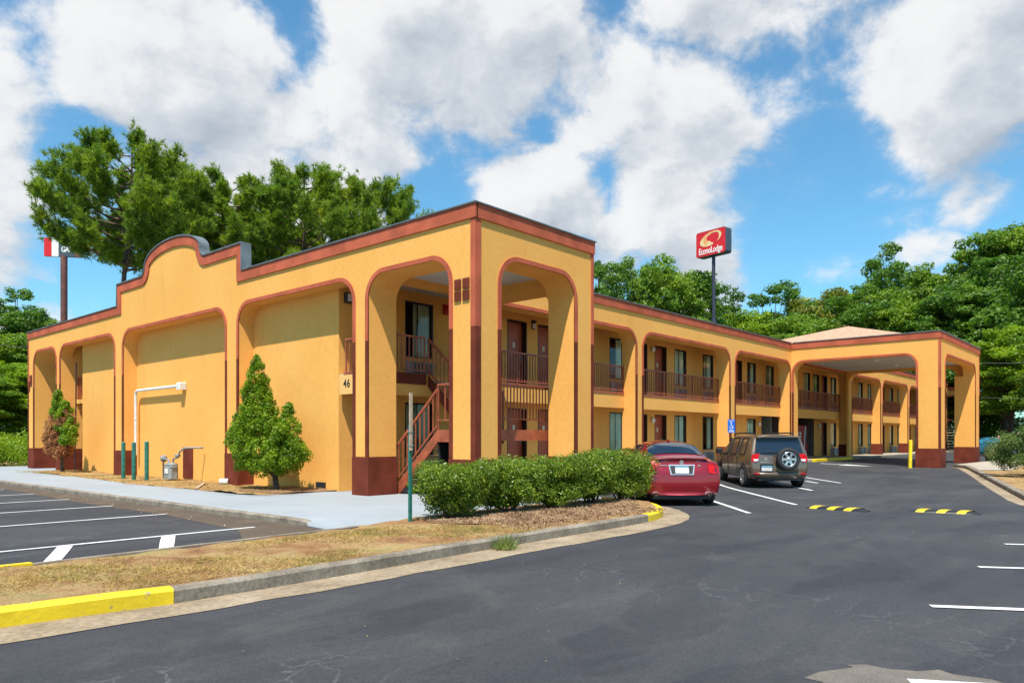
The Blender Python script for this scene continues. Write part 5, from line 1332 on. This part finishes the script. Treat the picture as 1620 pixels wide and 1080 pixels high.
def broad_proto(seed, H, R, zlow, mtl, nclump=70, nleaf=26000, ls=0.22, sq=1.0):
    rng = np.random.default_rng(seed); mb = MB()
    top = Vector((rng.normal()*0.3, rng.normal()*0.3, H*0.8))
    pts = [Vector((0,0,0)).lerp(top, t)+Vector((0.15*math.sin(t*6+seed),0.15*math.cos(t*5),0)) for t in np.linspace(0,1,9)]
    mb.tube(pts, [0.26*(1-0.85*t)+0.02 for t in np.linspace(0,1,9)], 8)
    cz = H*(zlow+1)/2; hz_ = H*(1-zlow)/2
    cl = []
    # big boughs, each carrying many small leaf clumps
    boughs = []
    for i in range(nclump//7):
        d = unit(rng.normal(size=(1,3)))[0]; d[2] = d[2]*0.95+0.1; rr = rng.uniform(0.55,0.86)
        boughs.append((np.array([d[0]*R*rr, d[1]*R*rr, cz+d[2]*hz_*rr]), R*rng.uniform(0.24,0.40), d))
    for bp_, bs, bd in boughs:
        for j in range(9):
            u = unit(rng.normal(size=(1,3)))[0]; u[2] = u[2]*0.8+0.2
            cl.append((bp_+u*bs*np.array([1,1,0.8])*rng.uniform(0.5,1.0), bs*rng.uniform(0.28,0.5)*sq, u))
    for i in range(nclump//3):
        d = unit(rng.normal(size=(1,3)))[0]; rr = rng.uniform(0.2,0.7); cl.append((np.array([d[0]*R*rr, d[1]*R*rr, cz+d[2]*hz_*rr]), R*rng.uniform(0.16,0.24)*sq, d))
    for p, s, d in cl[::4]:
        f = max(0.25, min(0.85, (p[2]-0.25*R)/(H*0.8))); a = Vector((0,0,0)).lerp(top, f*0.8); b = Vector(p)
        mb.tube([a, a.lerp(b,0.5)+Vector((0,0,0.15)), b], [0.09,0.05,0.02], 5, cap=False)
    w = np.array([s**2 for _, s, _ in cl]); cnt = (nleaf*w/w.sum()).astype(int)
    PP = []; OO = []
    for (p, s, d), c in zip(cl, cnt):
        u = unit(rng.normal(size=(c,3))); r_ = s*(rng.uniform(0.25,1.0,c)**0.45)*(1+0.25*np.sin(u[:,0]*7+seed)*np.cos(u[:,2]*6))
        q = p+u*r_[:,None]*np.array([1.15,1.15,0.7]); PP.append(q); OO.append(u+np.array([0,0,0.35]))
    PP = np.concatenate(PP); OO = np.concatenate(OO); PP[:,2] = np.maximum(PP[:,2], 0.3)
    V, F = leaves(PP, np.full(len(PP), ls), rng, 0.7, 0.3, OO, 1.3)
    return mb, quads_mesh('crown', V, F, [mtl])
def make_tree(name, proto, loc, rz, sc_, label, cat='tree', group=None, bark='bark'):
    mb, crown, tk = proto
    t = thing(name, loc, rz, label, cat, group); t.scale = sc_ if isinstance(sc_, tuple) else (sc_,)*3
    link('trunk', tk, t); link('crown', crown, t); return t
def proto_pack(p, bark):
    mb, crown = p; o = mb.build('trunk', bark); tk = o.data; bpy.data.objects.remove(o); return (None, crown, tk)
PN = [proto_pack(pine_proto(3, 20.6, 5.5, 0.54, 0.3, 66), 'barkred'), proto_pack(pine_proto(8, 20.6, 4.1, 0.52, -0.4, 48), 'barkred'), proto_pack(pine_proto(14, 21.5, 4.3, 0.55, 0.5, 48), 'barkred')]
gp = 'tall pines rising behind the motel'
for k, x, y, H, R, rz, lab in (
    (0, 7.0,36.9,20.1,5.1,5.3,'broad-crowned tall pine farthest left, behind the arched parapet'),
    (1, 11.4,42.0,20.6,4.4,1.7,'slender pine tucked behind the right side of the broad left pine'),
    (2, 14.2,37.5,19.8,4.2,4.0,'pine above the stepped parapet corner, third from the left'),
    (1, 20.4,43.5,20.8,4.6,0.9,'pine standing farther back between the middle pine and the two right pines'),
    (2, 18.9,36.2,21.9,4.4,0.4,'tallest pine in the right half of the pine group'),
    (0, 24.3,34.3,21.6,4.9,2.8,'rightmost pine of the group, its lower branches reaching right over the roof')):
    bh = (20.6,20.6,21.5)[k]; br_ = (5.5,4.1,4.3)[k]
    make_tree('pine_tree', PN[k], (x,y,0), rz, (R/br_, R/br_, H/bh), lab, 'pine tree', gp)
BR = {}
for nm, sd, mt in (('dark',21,'leafdark'), ('mid',22,'leafmid'), ('light',23,'leaflight'), ('olive',24,'leafolive'), ('dark2',25,'leafdark'), ('mid2',26,'leafmid')):
    BR[nm] = proto_pack(broad_proto(sd, 20.0, 5.0, 0.12, mt, 190, 46000, 0.26), 'bark')
def bt(nm, x, y, H, R, rz, label, group, name='leafy_tree'):
    k_ = 1.25; return make_tree(name, BR[nm], (x,y,-0.1), rz, (R*k_/5.0, R*k_/5.0, H*1.09/20.0), label, 'tree', group)
g1 = 'trees behind the wing roof near the red sign'
bt('dark2', 51.5,32.5,20.8,3.6,0.2,'dark tree touching the tower edge, leftmost of the trees left of the red sign', g1)
bt('mid', 57.0,31.5,20.2,3.9,1.2,'green tree second from the tower among those left of the red sign', g1)
bt('mid2', 63.0,31.0,21.6,4.6,2.0,'tallest green tree just left of the red sign pole', g1)
bt('dark2', 70.5,30.8,20.6,4.4,4.0,'deep green tree right behind the sign pole, lower than its left neighbour', g1)
bt('light', 72.5,28.0,17.6,4.6,0.7,'yellowish green rounded tree right of the sign pole', g1)
bt('dark', 79.0,30.0,17.0,3.6,5.0,'small dark tree low over the roof, rightmost of the trees by the sign pole', g1)
g2 = 'wooded rise of trees behind the canopy'
wood = [
 ('dark2',88.9,33.4,18.6,4.2,0.1,'dark tree at the left end of the wood, just right of the sign pole gap'),
 ('dark',86.6,28.4,20.8,4.8,1.1,'round-topped dark tree second from the left end of the wood'),
 ('dark2',87.4,24.0,19.6,4.6,2.1,'dark tree above the left slope of the shingled roof'),
 ('olive',87.3,19.8,21.6,5.0,3.1,'olive green tree with a broad top directly above the shingled roof peak'),
 ('mid2',88.0,16.4,21.0,4.3,4.1,'mid green tree on the skyline just right of the shingled roof peak'),
 ('dark',92.0,14.9,24.2,4.3,5.1,'pointed dark tree standing above its neighbours right of the roof peak'),
 ('olive',89.1,10.6,22.4,4.8,0.6,'olive green tree on the skyline above the canopy corner, left one of the two there'),
 ('mid',87.1,6.9,23.8,4.8,1.6,'green tree on the skyline above the right end of the canopy'),
 ('dark2',85.2,3.0,25.0,4.8,2.6,'tall dark tree on the skyline right of the canopy corner'),
 ('mid2',83.1,-0.9,25.4,5.0,3.6,'tallest tree at the upper right edge of the picture'),
 ('mid',75.4,18.6,16.2,5.0,4.6,'lower mid green tree in front, left of the shingled roof peak'),
 ('dark',75.6,13.9,16.8,4.8,5.6,'lower dark tree in front, right of the shingled roof peak'),
 ('mid2',76.6,9.6,17.4,4.8,0.9,'lower green tree in front, above the middle of the canopy'),
 ('dark2',74.7,5.4,16.6,4.6,1.9,'lower dark tree in front, behind the canopy corner'),
 ('dark',74.9,0.9,18.2,4.6,2.9,'dark dense tree right of the canopy, behind the bright green one'),
 ('dark2',70.0,-3.9,19.0,5.0,3.9,'dark dense tree at the right edge of the picture behind the bright green one'),
 ('light',64.6,-1.2,11.6,3.6,4.9,'bright yellow-green tree right beside the canopy at the right edge'),
 ('mid',58.0,-5.6,9.6,3.4,5.9,'lower green tree at the right edge above the rose bush'),
 ('mid2',77.5,4.6,9.0,4.0,1.4,'low green tree seen through the canopy opening, behind the far stair'),
 ('dark',80,24,15.5,5.0,0.4,'dark lower tree behind the flat roof between sign pole and shingled roof')]
for w_ in wood: bt(*w_[:6], w_[6], g2)
g3 = 'leafy trees beyond the far left end of the motel'
for nm, x, y, H, R, rz, lab in (
    ('dark',8.6,64.5,13.4,3.6,0.5,'dark tree at the far left with its top against the sky'),
    ('dark2',13.0,69.0,14.0,3.4,1.5,'taller dark tree just left of the motel end, behind the fuel sign pole'),
    ('mid2',5.0,57.0,10.4,3.4,2.5,'mid green tree at the left picture edge under the dark ones'),
    ('light',5.9,50.5,7.4,2.8,3.5,'light green low tree beside the left end of the motel'),
    ('mid',2.2,50.0,6.2,2.6,4.5,'low green tree at the left picture edge above the hedge'),
    ('dark',12.5,56,9.8,3.2,0.2,'dark lower tree touching the left end of the motel')):
    bt(nm, x, y, H, R, rz, lab, g3)
# dim interior wood mass closing gaps at ground level
def shrub_mass(name, cl, n, ls, mtl, rng, squash=0.9, shell=0.5):
    PP = []; OO = []; w = np.array([c[3]**2 for c in cl]); cnt = (n*w/w.sum()).astype(int)
    for (x,y,z,s), c in zip(cl, cnt):
        u = unit(rng.normal(size=(c,3))); r_ = s*(rng.uniform(0.15,1.0,c)**shell)*(1+0.12*np.sin(u[:,0]*9+x*3)*np.cos(u[:,2]*8+y))
        PP.append(np.array([x,y,z])+u*r_[:,None]*np.array([1,1,squash])); OO.append(u)
    PP = np.concatenate(PP); OO = np.concatenate(OO); PP[:,2] = np.maximum(PP[:,2], 0.03)
    V, F = leaves(PP, np.full(len(PP), ls), rng, 0.62, 0.4, OO, 0.9); return quads_mesh(name, V, F, [mtl])
rng = np.random.default_rng(77)
cl = [(rng.uniform(74,96), rng.uniform(-16,34), rng.uniform(0.5,3.0), rng.uniform(1.6,3.0)) for _ in range(90)]
o = link('undergrowth', shrub_mass('undergrowth', cl, 30000, 0.38, 'leafdark', rng)); tag(o, 'dark leafy undergrowth filling the wood behind the motel', 'undergrowth', None, 'stuff')
cl = [(rng.uniform(2,16), rng.uniform(40,60), rng.uniform(0.4,2.0), rng.uniform(1.0,1.8)) for _ in range(50)]
o = link('undergrowth', shrub_mass('undergrowth', cl, 16000, 0.25, 'leafmid', rng)); tag(o, 'green undergrowth beyond the left end of the motel', 'undergrowth', None, 'stuff')
# hedge at far left
cl = [(rng.uniform(-0.9,1.6), rng.uniform(34,37.5), rng.uniform(0.6,1.35), rng.uniform(0.6,0.9)) for _ in range(22)]
hl = link('hedge', shrub_mass('hedge', cl, 16000, 0.11, 'leaflight', rng)); tag(hl, 'dense bright green hedge past the far left pier of the motel', 'hedge')
hl.location = (0,0,0)
# clipped bushes in the island
def bush(x, y, rx, ry, h, seed, label, dens=26000):
    r = np.random.default_rng(seed); b = thing('clipped_bush', (x,y,zisl(x,y)), 0, label, 'bush', 'row of clipped evergreen bushes on the island')
    cl = []
    for i in range(80):
        a = r.uniform(0,2*PI); q = r.random()**0.5; z = r.uniform(0.24, 0.82)*h
        k = 1.06 if z > 0.5*h else 0.92
        cl.append((math.cos(a)*q*rx*0.72*k, math.sin(a)*q*ry*0.72*k, z, r.uniform(0.17,0.27)*h/1.1))
    for i in range(8): a = r.uniform(0,2*PI); q = r.uniform(0,0.45); cl.append((math.cos(a)*q*rx, math.sin(a)*q*ry, 0.22*h, 0.15*h))
    link('foliage', shrub_mass('foliage', cl, dens, 0.046, 'boxleaf', r, 0.9, 0.30), b)
    mb = MB()
    for i in range(11):
        a = r.uniform(0,2*PI); q = r.uniform(0.3,0.75); e = (math.cos(a)*q*rx, math.sin(a)*q*ry, h*0.6); s0 = (math.cos(a)*0.10, math.sin(a)*0.08, -0.05)
        mb.tube([s0, (e[0]*0.45,e[1]*0.45,h*0.25), e], [0.02,0.014,0.006], 5, cap=False)
    mb.build('stems', 'bark', b); return b
for i, (x, y, rx, ry, h, lab) in enumerate((
    (-2.28,-1.66,0.98,0.80,1.05,'clipped green bush nearest the steel post, leftmost of the row'),
    (-1.02,-1.85,0.80,0.76,1.10,'clipped bush second from the steel post, touching the leftmost one'),
    (0.30,-1.93,0.82,0.74,1.14,'clipped bush in the middle of the row in front of the tower arch'),
    (1.55,-1.98,0.82,0.72,1.16,'clipped bush second from the red car, fourth of the row'),
    (2.72,-2.0,0.90,0.78,1.20,'clipped green bush at the right end of the row beside the red car'))):
    bush(x, y, rx, ry, h, 100+i, lab)
# conical cypress-like shrubs
def cone_shrub(name, loc, H, lobes, label, seed, mats, n=15000, ls=0.07, trunk=0.06, lean=0.12, z0=0.5, cat='shrub', leany=0.0):
    r = np.random.default_rng(seed); t = thing(name, loc, 0, label, cat)
    for gi, (lb, mt) in enumerate(zip(lobes, mats)):
        cl = []
        for (cx_, cy_, zb, zt, rb) in lb:
            k = int(46*(zt-zb)*max(0.5,rb)*2)
            for i in range(k):
                f = r.random(); z = zb+(zt-zb)*f; rr = rb*(1-f)**0.72*(0.55+0.45*min(1,f/0.22)); a = r.uniform(0,2*PI); q = rr*r.uniform(0.5,1.05)
                cl.append((cx_+math.cos(a)*q, cy_+math.sin(a)*q, z, r.uniform(0.09,0.17)*(1.1-0.5*f)))
        link('foliage', shrub_mass('foliage', cl, int(n/len(mats)), ls, mt, r, 1.25, 0.4), t)
    mb = MB(); mb.tube([(lean,leany,-0.1), (lean*0.5,leany*0.6,z0*0.7), (0,0,z0+0.4), (0,0.1,H*0.7)], [trunk*1.3,trunk,trunk*0.8,0.015], 8)
    for k in range(4): mb.tube([(0.02,0,z0*0.8), (0.25*math.cos(k*1.7),0.25*math.sin(k*1.7),z0+0.35)], [trunk*0.5,0.012], 5)
    mb.build('trunk', 'bark', t); return t
# large shrub by the second bay: main cone plus a right-hand lobe (towards -y on screen right)
cone_shrub('cypress_shrub', (-0.55,7.35,0.12), 3.0, [[(0,0.80,1.2,3.75,0.78), (0.0,0.66,0.65,3.0,1.16), (0,0.10,0.5,2.3,0.95), (0.0,-0.85,0.75,2.35,0.66), (0,-0.45,0.5,1.8,0.72)]], 'bright green conical cypress shrub with a side lobe against the yellow wall', 11, ['cypress'], 62000, 0.062, 0.075, -0.02, 0.5, leany=-0.32)
cone_shrub('dying_cypress', (-0.8,23.1,0.12), 2.6, [[(0,-0.30,1.7,3.0,0.50), (0,0.50,2.4,3.45,0.38), (0,-0.85,1.3,2.2,0.42)], [(0,0.62,1.0,2.9,0.66), (0.0,0.15,0.8,2.3,0.66), (-0.1,0.2,0.7,1.7,0.6), (0,-0.3,2.0,2.9,0.38)]], 'half dead cypress shrub, part green part rust brown, near the far left pier', 12, ['cypress','rusty'], 30000, 0.07, 0.07, 0.0, 0.9)
# rose bush
def rose(loc, label, s=1.0, seed=5):
    r = np.random.default_rng(seed); t = thing('rose_bush', loc, 0, label, 'rose bush'); cl = []
    for i in range(70):
        a = r.uniform(0,2*PI); q = r.random()**0.5*1.0*s; z = r.uniform(0.30,1.40)*s*(1-0.25*(q/s)**2); cl.append((math.cos(a)*q, math.sin(a)*q, z, r.uniform(0.14,0.30)*s))
    link('foliage', shrub_mass('foliage', cl, 26000, 0.058, 'roseleaf', r, 0.9, 0.45), t)
    mb = MB()
    for i in range(14): a = r.uniform(0,2*PI); mb.tube([(0,0,0), (math.cos(a)*0.3*s,math.sin(a)*0.3*s,0.5*s), (math.cos(a)*0.8*s,math.sin(a)*0.8*s,1.2*s)], [0.018,0.014,0.006], 5, cap=False)
    mb.build('stems', 'bark', t)
    for i in range(30):
        a = r.uniform(0,2*PI); q = r.uniform(0.3,1.02)*s; z = (1.36-0.42*(q/s)**2)*s+r.uniform(-0.35,0.10); c0 = np.array([math.cos(a)*q, math.sin(a)*q, z])
        V, F = leaves(c0+r.normal(size=(14,3))*0.02, np.full(14, 0.055), r, 0.8, 0.3); V2 = V
        link('flower', quads_mesh('flower', V2, F, ['redcurtain']), t)
    return t
rose((19.9,-7.75,gz(19.9,-7.7)+0.13), 'leafy rose bush with pink flowers on the right-hand verge', 1.25, 5)
rose((16.6,-9.5,gz(16,-9)+0.13), 'rose bush cut off by the right picture edge, nearer than its neighbour', 1.0, 6)
# grasses as stuff
def grass(name, pts_fn, n, hgt, mtl, label, seed, width=0.006, lay=0.9):
    r = np.random.default_rng(seed); P_ = pts_fn(r, n); n = len(P_)
    d = unit(np.stack([r.normal(size=n)*lay, r.normal(size=n)*lay, np.abs(r.normal(size=n))*0.8+0.12], 1)); l = (hgt*r.uniform(0.4,1.3,n))[:,None]
    side = unit(np.cross(d, r.normal(size=(n,3))))*width
    V = np.empty((n,3,3)); V[:,0] = P_-side; V[:,1] = P_+side; V[:,2] = P_+d*l
    o = link(name, quads_mesh(name, V.reshape(-1,3), np.arange(3*n).reshape(n,3), [mtl])); return tag(o, label, 'grass', None, 'stuff')
def isl_pts(r, n):
    x = r.uniform(-13,-2.6,n); y = r.uniform(-4.15,-1.86,n); m = (np.sin(x*1.3+y*2)+np.sin(x*3.1-y*4)*0.6+r.normal(size=n)*0.55) > 0.0
    m &= ~((x > -4.2) & (y > -3.0+0.0*x) & (x > -3.2)); x, y = x[m], y[m]; return np.stack([x, y, np.array([zisl(a,b) for a, b in zip(x,y)])], 1)
grass('dry_grass', isl_pts, 52000, 0.055, 'straw', 'straw coloured dry grass on the kerbed island', 31, 0.0045, 1.5)
def mulch_pts(r, n):
    x = r.uniform(-3.0,2.5,n); y = r.uniform(-4.0,-1.2,n); m = (x < 1.3) | (y > -3.4+(x-1.3)*0.9); x, y = x[m], y[m]; return np.stack([x, y, np.array([zisl(a,b)+0.015 for a, b in zip(x,y)])], 1)
grass('mulch_chips', mulch_pts, 15000, 0.05, 'chips', 'loose bark mulch under the clipped bushes', 32, 0.012, 1.6)
def bed_pts(r, n):
    y = r.uniform(6.3,26,n); x = r.uniform(-1.7,0.45,n); m = (np.sin(y*2.3+x)+r.normal(size=n)*0.8) > -0.2; x, y = x[m], y[m]; return np.stack([x, y, np.array([zbed(a,b)+0.012 for a, b in zip(x,y)])], 1)
grass('dry_grass', bed_pts, 22000, 0.06, 'straw', 'thin dry grass in the strip along the yellow end wall', 33)
def tuft(x, y, z, h, n, rr): return lambda r, k: np.stack([x+r.normal(size=n)*rr, y+r.normal(size=n)*rr, np.full(n, z)], 1)
tg = grass('weed_tuft', tuft(-3.95,-4.42,0.02,0.2,260,0.07), 260, 0.26, 'weed', 'green weed tuft growing at the foot of the grey kerb', 34, 0.006, 0.6); tg['category'] = 'weed'; del tg['kind']
def v_pts(r, n):
    x = r.uniform(10,34,n); y = -9.3-r.uniform(0,4,n)+ (x-10)*0.19+0.3; return np.stack([x, y, np.array([gz(a,b)+0.13 for a, b in zip(x,y)])], 1)
grass('dry_grass', v_pts, 9000, 0.06, 'straw', 'dry grass on the right-hand verge', 35)
# litter pebbles / leaves on asphalt
r = np.random.default_rng(9); PP = np.stack([r.uniform(-9,6,70), r.uniform(-9,-5.0,70), np.full(70,0.012)], 1)
V, F = leaves(PP, np.full(70,0.016), r, 0.6, 3.0); o = link('leaf_litter', quads_mesh('leaf_litter', V, F, ['straw'])); tag(o, 'scattered dry leaves and grit on the asphalt', 'leaf litter', None, 'stuff')
PP = np.stack([r.uniform(-5.2,-4.3,60), r.uniform(-1,12,60), np.full(60,0.015)], 1)
V, F = leaves(PP, np.full(60,0.04), r, 0.6, 3.0); o = link('leaf_litter', quads_mesh('leaf_litter', V, F, ['wood'])); tag(o, 'dry debris lying along the weathered kerb of the left lot', 'leaf litter', None, 'stuff')

# ------------------------------------------------------------------ sky, sun, camera
SUN = Vector((-0.42,-0.26,1.0)).normalized()
w = bpy.data.worlds.new('World'); sc.world = w; w.use_nodes = True; nt = w.node_tree; nt.nodes.clear()
out = N(nt, 'ShaderNodeOutputWorld'); bg = N(nt, 'ShaderNodeBackground')
sky = nt.nodes.new('ShaderNodeTexSky'); sky.sky_type = 'NISHITA'; sky.sun_disc = False
sky.sun_elevation = math.asin(SUN.z); sky.sun_rotation = math.atan2(SUN.x, SUN.y); sky.air_density = 1.0; sky.dust_density = 0.6; sky.ozone_density = 1.5
SKY_S = 0.14
bg.inputs['Strength'].default_value = SKY_S
tc = N(nt, 'ShaderNodeTexCoord'); sx = N(nt, 'ShaderNodeSeparateXYZ'); L(nt, tc.outputs['Generated'], sx.inputs[0])
def mth(op, a, b=None, c=None):
    n_ = nt.nodes.new('ShaderNodeMath'); n_.operation = op
    for i, v in enumerate((a,b,c)):
        if v is None: continue
        if isinstance(v, (int,float)): n_.inputs[i].default_value = v
        else: L(nt, v, n_.inputs[i])
    return n_.outputs[0]
# azimuth measured from world heading 41.4 deg (towards -Z turn), elevation
hx, hy = math.cos(rad(41.4)), math.sin(rad(41.4))
fwd = mth('ADD', mth('MULTIPLY', sx.outputs[0], hx), mth('MULTIPLY', sx.outputs[1], hy))
rgt = mth('SUBTRACT', mth('MULTIPLY', sx.outputs[0], hy), mth('MULTIPLY', sx.outputs[1], hx))
az = mth('ARCTAN2', rgt, fwd); el = mth('ARCSINE', mth('MINIMUM', mth('MAXIMUM', sx.outputs[2], -1.0), 1.0))
# clouds: (az deg, el deg, r_az, r_el, weight)
CL = [(-24.0,25.2,7.2,5.6,1.0), (-4,28,10.5,7.5,1.05), (6.5,24.5,6,4.5,0.9), (2.2,18.3,5.0,3.8,1.05), (12.5,20,5.2,7.5,0.95), (14.5,11.5,3.2,4.2,0.7), (17.5,30.5,9,4.2,0.9), (31,23.5,5.8,6.2,1.1), (-36.0,14,4.6,9.0,0.8),
      (-20,17.0,11,4.5,0.70), (32.0,15.2,2.0,2.2,0.50), (29.3,12.3,3.4,1.2,0.55), (23.3,11.8,2.8,1.2,0.5), (8.0,14.2,3.0,3.0,0.6), (-12,22,9,4,0.7), (38,29,7,6,0.8), (-35,6,9,3.5,0.6), (-39,27,2,4,0.4), (33,10.0,6,1.6,0.5), (-24,30.5,4,4,0.5), (26.5,16.5,1.4,0.8,0.35)]
def density(az_, el_, nz):
    tot = None
    for a, e, ra, re, wt in CL:
        dx = mth('MULTIPLY', mth('SUBTRACT', az_, rad(a)), 1/rad(ra)); dy = mth('MULTIPLY', mth('SUBTRACT', el_, rad(e)), 1/rad(re))
        d2 = mth('ADD', mth('MULTIPLY', dx, dx), mth('MULTIPLY', dy, dy))
        g = mth('MULTIPLY', mth('POWER', 2.718, mth('MULTIPLY', mth('MULTIPLY', d2, d2), -0.75)), wt)
        tot = g if tot is None else mth('MAXIMUM', tot, g)
    return mth('ADD', tot, mth('MULTIPLY', mth('SUBTRACT', nz, 0.5), 2.9))
def cnoise(da, de):
    cb = N(nt, 'ShaderNodeCombineXYZ'); L(nt, mth('ADD', az, da), cb.inputs[0]); L(nt, mth('MULTIPLY', mth('ADD', el, de), 1.35), cb.inputs[1]); cb.inputs[2].default_value = 3.7
    n1 = nt.nodes.new('ShaderNodeTexNoise'); n1.inputs['Scale'].default_value = 6.5; n1.inputs['Detail'].default_value = 12; n1.inputs['Roughness'].default_value = 0.60; n1.inputs['Distortion'].default_value = 0.15
    L(nt, cb.outputs[0], n1.inputs['Vector']); return n1.outputs['Fac'], cb
nz0, cb0 = cnoise(0.0, 0.0); nz1, _ = cnoise(-0.028, 0.042)
d0 = density(az, el, nz0)
# far from the framed part of the sky clouds follow noise alone
cov = ramp(nt, d0, [(0.24, (0,0,0)), (0.74, (1,1,1))]); cov.color_ramp.interpolation = 'EASE'
d1 = density(mth('ADD', az, -0.028), mth('ADD', el, 0.042), nz1)
shade = mth('SUBTRACT', d0, d1)     # >0 where the side towards the sun is thinner: lit edge
lit = mth('ADD', mth('MULTIPLY', shade, 0.7), 0.60)
thick = mth('MULTIPLY', mth('SUBTRACT', d0, 0.75), 0.40)
lit2 = mth('SUBTRACT', lit, mth('MAXIMUM', thick, 0.0))
cc = ramp(nt, lit2, [(0.08, (0.50,0.56,0.64)), (0.44, (0.72,0.765,0.82)), (0.66, (0.93,0.94,0.96)), (0.9, (1.0,1.0,1.0))])
CLOUD_B = 0.575/SKY_S
cm_ = N(nt, 'ShaderNodeVectorMath', _operation='SCALE'); L(nt, cc.outputs['Color'], cm_.inputs[0]); cm_.inputs['Scale'].default_value = CLOUD_B
# sky gain
sk = nt.nodes.new('ShaderNodeMix'); sk.data_type = 'RGBA'; sk.blend_type = 'MULTIPLY'; sk.inputs[0].default_value = 1.0
L(nt, sky.outputs[0], sk.inputs[6]); sk.inputs[7].default_value = (0.45,0.78,0.84,1)
thin = ramp(nt, d0, [(0.05, (0,0,0)), (0.5, (0.10,0.10,0.10))])
hz0 = mth('MULTIPLY', mth('POWER', 2.718, mth('MULTIPLY', el, -7.0)), 0.25)
fac = mth('MINIMUM', mth('ADD', mth('MULTIPLY', cov.outputs['Color'], 0.97), mth('MULTIPLY', thin.outputs['Color'], mth('SUBTRACT', 1.0, cov.outputs['Color']))), 1.0)
mx = nt.nodes.new('ShaderNodeMix'); mx.data_type = 'RGBA'; L(nt, fac, mx.inputs[0]); L(nt, sk.outputs[2], mx.inputs[6]); L(nt, cm_.outputs[0], mx.inputs[7])
L(nt, mx.outputs[2], bg.inputs['Color']); L(nt, bg.outputs[0], out.inputs[0])

sl = bpy.data.lights.new('sun', 'SUN'); sl.energy = 4.4; sl.angle = rad(0.53); sl.color = (1.0,0.955,0.89)
so = bpy.data.objects.new('sun', sl); COL.objects.link(so); so.rotation_euler = SUN.to_track_quat('Z','Y').to_euler(); so.location = (0,0,50)

cam = bpy.data.cameras.new('camera'); co = bpy.data.objects.new('camera', cam); COL.objects.link(co)
co.location = (-11.677,-11.362,1.55); co.rotation_euler = (PI/2, 0, rad(41.4005)-PI/2)
cam.sensor_width = 36; cam.lens = 36*1179.63/1620; cam.shift_y = (693-540)/1620.0; cam.clip_end = 3000; cam.clip_start = 0.1
sc.camera = co
sc.view_settings.view_transform = 'Standard'; sc.view_settings.look = 'None'; sc.view_settings.gamma = 1.0; sc.view_settings.use_curve_mapping = False
sc.view_settings.exposure = 0.70
sc.render.engine = 'CYCLES'
